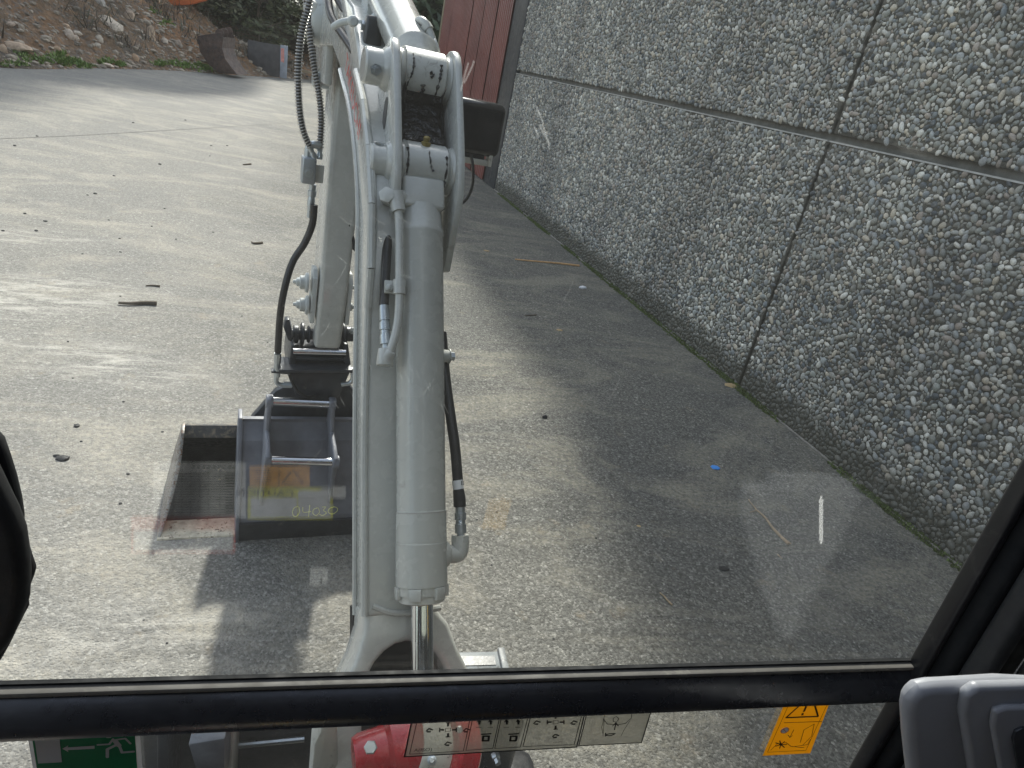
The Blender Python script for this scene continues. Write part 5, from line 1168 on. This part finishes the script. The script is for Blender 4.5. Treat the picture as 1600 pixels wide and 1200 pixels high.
# dark rounded housing at left edge
LY = .45
P4 = [(-90, 640), (-30, 660), (0, 692), (10, 720), (20, 752), (28, 785), (32, 812), (32, 828), (29, 836), (36, 850), (44, 876), (51, 896), (47, 910), (41, 925), (39, 945), (40, 955), (33, 968), (22, 990), (10, 1015), (0, 1033), (-40, 1090), (-120, 1100), (-200, 900)]
lhs = obj('side_housing', MB().prism([Cc(u, v, LY) for u, v in P4], cwf, LY, LY+.010), 'moulding', ex, bev=.003, seg=2, ang=60)
P5 = [(-100, 660), (-40, 690), (0, 772), (18, 808), (30, 840), (36, 880), (38, 910), (36, 950), (24, 985), (4, 1022), (-50, 1080), (-120, 1080), (-190, 900)]
obj('housing_cover', MB().prism([Cc(u, v, LY-.02) for u, v in P5], cwf, LY-.022, LY-.001), 'moulding', lhs, bev=.008, seg=4, ang=60)

# ---- stickers on the lower window (inside face)
def rect(c, mm_, par, name, u0v0, u1v1, y=GY-.0005, th=.0004, r=0.):
    (x0, z0), (x1, z1) = u0v0, u1v1
    if r:
        pts = [(sx*r*0+cx_+r*math.cos(a), cz_+r*math.sin(a)) for cx_, cz_, a0, sx in ((x1-r, z1-r, 0, 1), (x0+r, z1-r, PI/2, 1), (x0+r, z0+r, PI, 1), (x1-r, z0+r, 1.5*PI, 1)) for a in [a0+PI/2*k/4 for k in range(5)]]
    else: pts = [(x0, z0), (x1, z0), (x1, z1), (x0, z1)]
    return obj(name, MB().prism(pts, cwf, y-th, y), mm_, par, flat=True)
YS = GY+.0005
# exit sign
gx0 = Cc(52, 1165)[0]; gx1 = Cc(216, 1150)[0]-.0; gzt = Cc(130, 1132)[1]; gzb = gzt-.098
eb = rect(0, 'signwhite', lo_, 'exit_sign', (Cc(47, 1165)[0]-.001, gzb), (gx1+.002, gzt), YS, .0004)
rect(0, 'green', eb, 'green_field', (gx0, gzb), (gx1-.0035, gzt), YS-.0005, .0003)
def CG(u, v): return Cc(u, v)
dl = [CG(53+17.5*0, 0)]
def poly_on(pts, m_, par, name, y=YS-.001):
    return obj(name, MB().prism([Cc(u, v) for u, v in pts], cwf, y-.0003, y), m_, par, flat=True)
poly_on([(54, 1151), (93, 1149), (97, 1190), (60, 1192)], 'signwhite', eb, 'door_symbol')
poly_on([(98, 1169), (107, 1164), (106, 1167), (148, 1164.5), (148, 1169), (106, 1171), (107, 1174)], 'signwhite', eb, 'arrow_symbol')
man = MB(); S3 = lambda a, b, c: cwf(a, b, c)
def stk(mb, pts, w, y=YS-.0012):
    P = [Vector(Cc(u, v)) for u, v in pts]
    for a, b in zip(P[:-1], P[1:]):
        d = (b-a).normalized(); q = Vector((-d.y, d.x))*w/2
        mb.add([cw(x.x, y, x.y) for x in (a-q, b-q, b+q, a+q)], [(0, 1, 2, 3)])
    for p in P:
        mb.add([cw(p.x+w/2*math.cos(2*PI*k/10), y-.00002, p.y+w/2*math.sin(2*PI*k/10)) for k in range(10)], [tuple(range(10))])
pxm = abs(Cc(101, 1150)[0]-Cc(100, 1150)[0])
hx_, hz_ = Cc(170, 1149.5); man.add([cw(hx_+6*pxm*math.cos(2*PI*k/16), YS-.0013, hz_+4.6*pxm*math.sin(2*PI*k/16)) for k in range(16)], [tuple(range(16))])
stk(man, [(176, 1156), (196, 1153), (204, 1161)], 4*pxm); stk(man, [(177, 1154), (171, 1162), (153, 1163)], 4*pxm)
stk(man, [(180, 1157), (186, 1164)], 9*pxm); stk(man, [(182, 1163), (168, 1170), (168, 1182)], 5.5*pxm); stk(man, [(186, 1163), (191, 1175), (209, 1173.5)], 5*pxm)
obj('running_figure', man, 'signwhite', eb, flat=True)
# yellow warning sticker
yz1 = -.7665; yx0 = Cc(1192, 1178)[0]; 
ya = Cc(1232, 1086); yb = Cc(1302, 1084); yc = Cc(1266, 1177); yd = Cc(1192, 1181)
ys = obj('warning_sticker', MB().prism([ya, yb, yc, yd], cwf, YS-.0004, YS), 'yellow_window', lo_, flat=True)
ln = MB()
def sk(mb, pts, w=.0009):
    w *= 1.35
    P = [Vector(Cc(u, v)) for u, v in pts]
    for a, b in zip(P[:-1], P[1:]):
        d = (b-a).normalized(); q = Vector((-d.y, d.x))*w/2; e = d*w*.3
        mb.add([cw(x.x, YS-.0009, x.y) for x in (a-q-e, b-q+e, b+q+e, a+q-e)], [(0, 1, 2, 3)])
sk(ln, [(1268, 1085), (1278, 1119), (1228, 1121), (1268, 1085)], .0022); sk(ln, [(1263, 1096), (1256, 1111)], .0028); sk(ln, [(1254, 1114.5), (1253.5, 1116.5)], .0028)
sk(ln, [(1225, 1129), (1284, 1127)], .0009); sk(ln, [(1237, 1090), (1199, 1175), (1259, 1172), (1297, 1090)], .0006)
sk(ln, [(1250, 1160), (1256, 1140), (1272, 1131), (1268, 1150), (1254, 1164)], .0008); sk(ln, [(1242, 1166), (1262, 1163), (1266, 1155)], .0008); sk(ln, [(1204, 1172), (1214, 1162), (1228, 1160), (1236, 1166), (1256, 1168)], .0008)
for k in range(7):
    a = k*.9; sk(ln, [(1220, 1163), (1220+9*math.cos(a), 1163+6*math.sin(a))], .0014)
sk(ln, [(1240, 1140), (1234, 1152), (1231, 1148)], .0008); sk(ln, [(1234, 1152), (1238, 1149)], .0008)
obj('sticker_print', ln, 'ink', ys, flat=True)
cc_ = Cc(1226, 1141); RR = 11*pxm
obj('ban_symbol', MB().prism([(cc_[0]+RR*math.cos(2*PI*k/20), cc_[1]+RR*.95*math.sin(2*PI*k/20)) for k in range(20)], cwf, YS-.0009, YS-.0006), 'white', ys, flat=True)
bn_ = MB()
for k in range(20):
    a, b = 2*PI*k/20, 2*PI*(k+1)/20; bn_.add([cw(cc_[0]+RR*s_*math.cos(x), YS-.0012, cc_[1]+RR*.95*s_*math.sin(x)) for x, s_ in ((a, 1), (b, 1), (b, .84), (a, .84))], [(0, 1, 2, 3)])
bn_.add([cw(cc_[0]+RR*x, YS-.0012, cc_[1]+RR*.95*z) for x, z in ((-.68, .58), (-.58, .68), (.68, -.58), (.58, -.68))], [(0, 1, 2, 3)])
obj('ban_ring', bn_, 'redvinyl', ys, flat=True)
# clear pattern diagram strip
fm = obj('pattern_diagram', MB().prism([Cc(650, 1104), Cc(918, 1097), Cc(901, 1167), Cc(631, 1183)], cwf, YS-.0004, YS), 'film', lo_, flat=True)
fm2 = obj('horn_diagram', MB().prism([Cc(921, 1097), Cc(1024, 1092), Cc(1001, 1160), Cc(904, 1165)], cwf, YS-.0004, YS), 'film', lo_, flat=True)
pr_ = MB()
def loop(mb, pts, w): sk(mb, pts+[pts[0], pts[1]], w)
loop(pr_, [(648, 1104), (918, 1097), (901, 1167), (632, 1182)], .0016)
loop(pr_, [(656, 1107), (738, 1105), (724, 1173), (640, 1178)], .0008); loop(pr_, [(742, 1105), (784, 1104), (770, 1169), (728, 1172)], .0008)
loop(pr_, [(787, 1104), (829, 1103), (813, 1167), (773, 1169)], .0008); loop(pr_, [(833, 1103), (913, 1101), (897, 1163), (817, 1166)], .0009)
for cx_, cy_, s_ in ((868, 1128, 1.), (700, 1140, 1.)):
    for ddx, ddy in ((1, 0), (-1, 0), (0, 1), (0, -1)):
        x0, y0 = cx_+ddx*7*s_, cy_+ddy*6*s_; x1, y1 = cx_+ddx*13*s_, cy_+ddy*11*s_
        sk(pr_, [(x0, y0), (x1, y1)], .0022); sk(pr_, [(x1+ddy*3, y1+ddx*3), (x1-ddy*3, y1-ddx*3)], .0012)
        q = (cx_+ddx*29*s_, cy_+ddy*21*s_); sk(pr_, [(q[0]-5, q[1]+2), (q[0]-1, q[1]-2), (q[0]+5, q[1])], .0016); sk(pr_, [(q[0]-3, q[1]+3), (q[0]+1, q[1]+3)], .0022)
    loop(pr_, [(cx_-4, cy_-2), (cx_+4, cy_-3), (cx_+4, cy_+2), (cx_-4, cy_+3)], .0006)
for cx_ in (760, 803):
    for yy_ in (1112, 1152):
        sk(pr_, [(cx_-8, yy_-5), (cx_+7, yy_-6)], .0018); loop(pr_, [(cx_-5, yy_-2), (cx_+4, yy_-2), (cx_+3, yy_+5), (cx_-6, yy_+5)], .0022)
    for q in (-9, 9): sk(pr_, [(cx_+q-2, 1131), (cx_+q-3, 1125)], .002); sk(pr_, [(cx_+q-6, 1128), (cx_+q-3, 1124), (cx_+q, 1128)], .001); sk(pr_, [(cx_+q-7, 1136), (cx_+q+1, 1136)], .0006)
obj('diagram_print', pr_, 'ink', fm, flat=True)
pr_ = MB(); loop(pr_, [(921, 1097), (1023, 1092), (1002, 1160), (904, 1165)], .0014)
sk(pr_, [(944, 1123), (942, 1150)], .0005); loop(pr_, [(953, 1105), (981, 1103), (979, 1113), (952, 1115)], .0008)
sk(pr_, [(956, 1110), (977, 1108)], .0014); sk(pr_, [(960, 1106), (956, 1110), (960, 1113)], .0012); sk(pr_, [(973, 1105), (978, 1108), (973, 1112)], .0012)
sk(pr_, [(946, 1110), (943, 1124), (949, 1131), (965, 1132), (977, 1130), (986, 1122), (988, 1108)], .0008)
sk(pr_, [(944, 1103), (952, 1097), (966, 1095), (980, 1096), (988, 1102)], .0006); sk(pr_, [(943, 1124), (940, 1136), (942, 1146)], .0006); sk(pr_, [(984, 1126), (975, 1140), (970, 1150)], .0006)
sk(pr_, [(960, 1140), (962, 1130)], .0014); sk(pr_, [(957, 1134), (962, 1129), (966, 1134)], .0012); loop(pr_, [(958, 1122), (963, 1119), (967, 1123), (963, 1128), (958, 1127)], .0007)
sk(pr_, [(946, 1150), (946, 1145)], .0014); sk(pr_, [(946, 1148), (952, 1146), (961, 1146), (955, 1149), (947, 1149)], .0014)
obj('diagram_print', pr_, 'ink', fm2, flat=True)
def gtext(body, u, v, px, par, m_='ink'):
    text(body, m_, par, cw(*[Cc(u, v)[0], YS-.001, Cc(u, v)[1]]), CX, Vector((0, 0, 1)), px*pxm*1.35, lift=.0002)
gtext('C', 942, 1113, 10, fm2); gtext('D', 984, 1111, 10, fm2); gtext('A(ISO)', 646, 1174, 10, fm); gtext('08881-25280', 864, 1160, 3, fm)
# scratches and a painted reflection on the windscreen
def scr(lines, w, par=up_):
    mb = MB()
    for l_ in lines:
        P = smooth_path([Vector((*Cc(u, v), 0)) for u, v in l_], 5)
        for a, b in zip(P[:-1], P[1:]):
            d = (b-a).normalized(); q = Vector((-d.y, d.x, 0))*w/2
            mb.add([cw(x.x, GY+.0003, x.y) for x in (a-q, b-q, b+q, a+q)], [(0, 1, 2, 3)])
    obj('scratches', mb, 'scratch', par, flat=True, kind='stuff')
scr([[(838, 165), (846, 185), (850, 200), (858, 225)], [(842, 195), (850, 206), (860, 210)], [(846, 205), (856, 220), (858, 234)], [(835, 198), (842, 215)], [(725, 130), (735, 110), (741, 95)], [(720, 142), (726, 118), (732, 98)]], .0016)
R_ = random.Random(3); L_s = []
for k in range(22):
    u = R_.uniform(520, 700); v = R_.uniform(560, 640); L_s.append([(u, v), (u+3, v+6), (u+7, v+R_.uniform(10, 16))])
for k in range(10):
    u = R_.uniform(480, 640); v = R_.uniform(330, 420); L_s.append([(u, v), (u+14, v+12), (u+24, v+16)])
for k in range(40):
    u = R_.uniform(20, 1450); v = R_.uniform(150, 1000); a = R_.uniform(.3, .9); l = R_.uniform(10, 50); L_s.append([(u, v), (u-l*.5*a, v+l*.5), (u-l*a, v+l*.8)])
scr(L_s, .0004)
sm = MB()                      # bright reflection painted on the glass as a smear
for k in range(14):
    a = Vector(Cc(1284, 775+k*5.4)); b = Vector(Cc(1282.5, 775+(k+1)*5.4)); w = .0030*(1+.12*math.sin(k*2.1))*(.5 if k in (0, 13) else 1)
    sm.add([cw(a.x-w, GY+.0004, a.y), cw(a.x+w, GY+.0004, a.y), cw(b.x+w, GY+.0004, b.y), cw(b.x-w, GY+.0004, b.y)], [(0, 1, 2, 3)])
M['streak'] = m_scratch_glare(.24); obj('glass_glare_streak', sm, 'streak', up_, flat=True)

# ---- rear panel of the cab with the decals whose mirror images show in the windscreen
RY2 = -.90+GY           # plane of the decals, mirrored in the glass
VY = 2*(GY+.0035)-RY2   # where their images appear
rpn = obj('rear_panel', MB().box(cwf, (-1.4, 1.5), (-1.75, .6), (RY2-.05, RY2-.003)), 'rearpanel', ex)
def Rr(u, v): x, z = Cc(u, v, VY); return (x, z)
rfn = lambda a, b, c: cw(a, RY2+c, b)
def dec(name, pts, m_, par, y=0., th=.0008): return obj(name, MB().prism([Rr(u, v) for u, v in pts], rfn, y, y+th), m_, par, flat=True)
def q4(x0, y0, x1, y1): return [(x0, y0), (x1, y0), (x1, y1), (x0, y1)]
pl = dec('service_chart', q4(240, 722, 384, 808), 'white', rpn)
lm = MB()
def rl(mb, x0, y0, x1, y1, w):
    a, b = Vector(Rr(x0, y0)), Vector(Rr(x1, y1)); d = (b-a).normalized(); q = Vector((-d.y, d.x))*w/2
    mb.add([rfn(x.x, x.y, .0014) for x in (a-q, b-q, b+q, a+q)], [(0, 1, 2, 3)])
for k in range(17): rl(lm, 244, 738+k*4, 372, 738+k*4, .0012)
for x in (258, 272, 284, 298, 312, 326, 344): rl(lm, x, 734, x, 806, .0012)
for k in range(15): rl(lm, 352, 740+k*4.3, 368, 740+k*4.3, .003)
for k in range(9): rl(lm, 300+k*8, 729, 305+k*8, 729, .006)
obj('chart_print', lm, 'greyink', pl, flat=True)
d2_ = dec('danger_decal', q4(205, 806, 368, 864), 'redvinyl', rpn); dec('decal_panel', q4(209, 828, 364, 860), 'white', d2_, .001)
lm = MB()
for k in range(5):
    for j in range(15): rl(lm, 215+j*9, 833+k*5.5, 221+j*9, 833+k*5.5, .005)
obj('decal_print', lm, 'greyink', d2_, flat=True)
d3 = dec('caution_decal', q4(387, 761, 520, 811), 'limevinyl', rpn); dec('decal_panel', q4(392, 777, 464, 808), 'white', d3, .001); dec('decal_panel', q4(466, 766, 516, 808), 'white', d3, .001)
lm = MB()
for k in range(6): rl(lm, 395, 782+k*4.3, 460-(k % 3)*6, 782+k*4.3, .0035)
rl(lm, 472, 792, 484, 786, .004); rl(lm, 484, 786, 496, 778, .003); rl(lm, 496, 778, 506, 784, .003); rl(lm, 470, 796, 490, 796, .008); rl(lm, 506, 784, 506, 794, .003)
obj('decal_print', lm, 'ink', d3, flat=True)
cpx, cpz = Rr(396, 774.5)      # reads normally for someone facing the panel, mirrored in the glass
text('CAUTION', 'ink', d3, rfn(Rr(459, 775)[0], cpz, .0012), -CX, Vector((0, 0, 1)), .031, lift=.0004)
text('1.8-', 'ink', d3, rfn(Rr(432, 790)[0], Rr(432, 790)[1], .0012), -CX, Vector((0, 0, 1)), .014, lift=.0004)
d4 = dec('lifting_decal', q4(390, 728, 484, 760), 'orange_vinyl', rpn)
lm = MB(); rl(lm, 441, 754, 458, 733, .003); rl(lm, 458, 733, 474, 754, .003); rl(lm, 474, 754, 441, 754, .003)
for k in range(7): rl(lm, 398, 733+k*3.5, 424, 733+k*3.5, .0018)
rl(lm, 436, 730, 436, 758, .002); obj('decal_print', lm, 'ink', d4, flat=True)
d5 = dec('switch_label', q4(484, 887, 512, 921), 'white', rpn); lm = MB(); rl(lm, 489, 894, 505, 894, .004); rl(lm, 497, 907, 508, 907, .004); rl(lm, 502, 901, 502, 914, .004); obj('decal_print', lm, 'ink', d5, flat=True)
d6 = dec('yellow_tag', [(764, 780), (800, 780), (788, 826), (752, 826)], 'yellow', rpn)
d7 = dec('reflected_gap_strip', q4(1279, 776, 1289, 850), 'white', rpn)  # added white strip, stands in for a bright gap mirrored in the glass
d8 = dec('white_tag', q4(502, 760, 540, 778), 'white', rpn)
print('objects', len(bpy.data.objects), 'pebbles', len(allp))
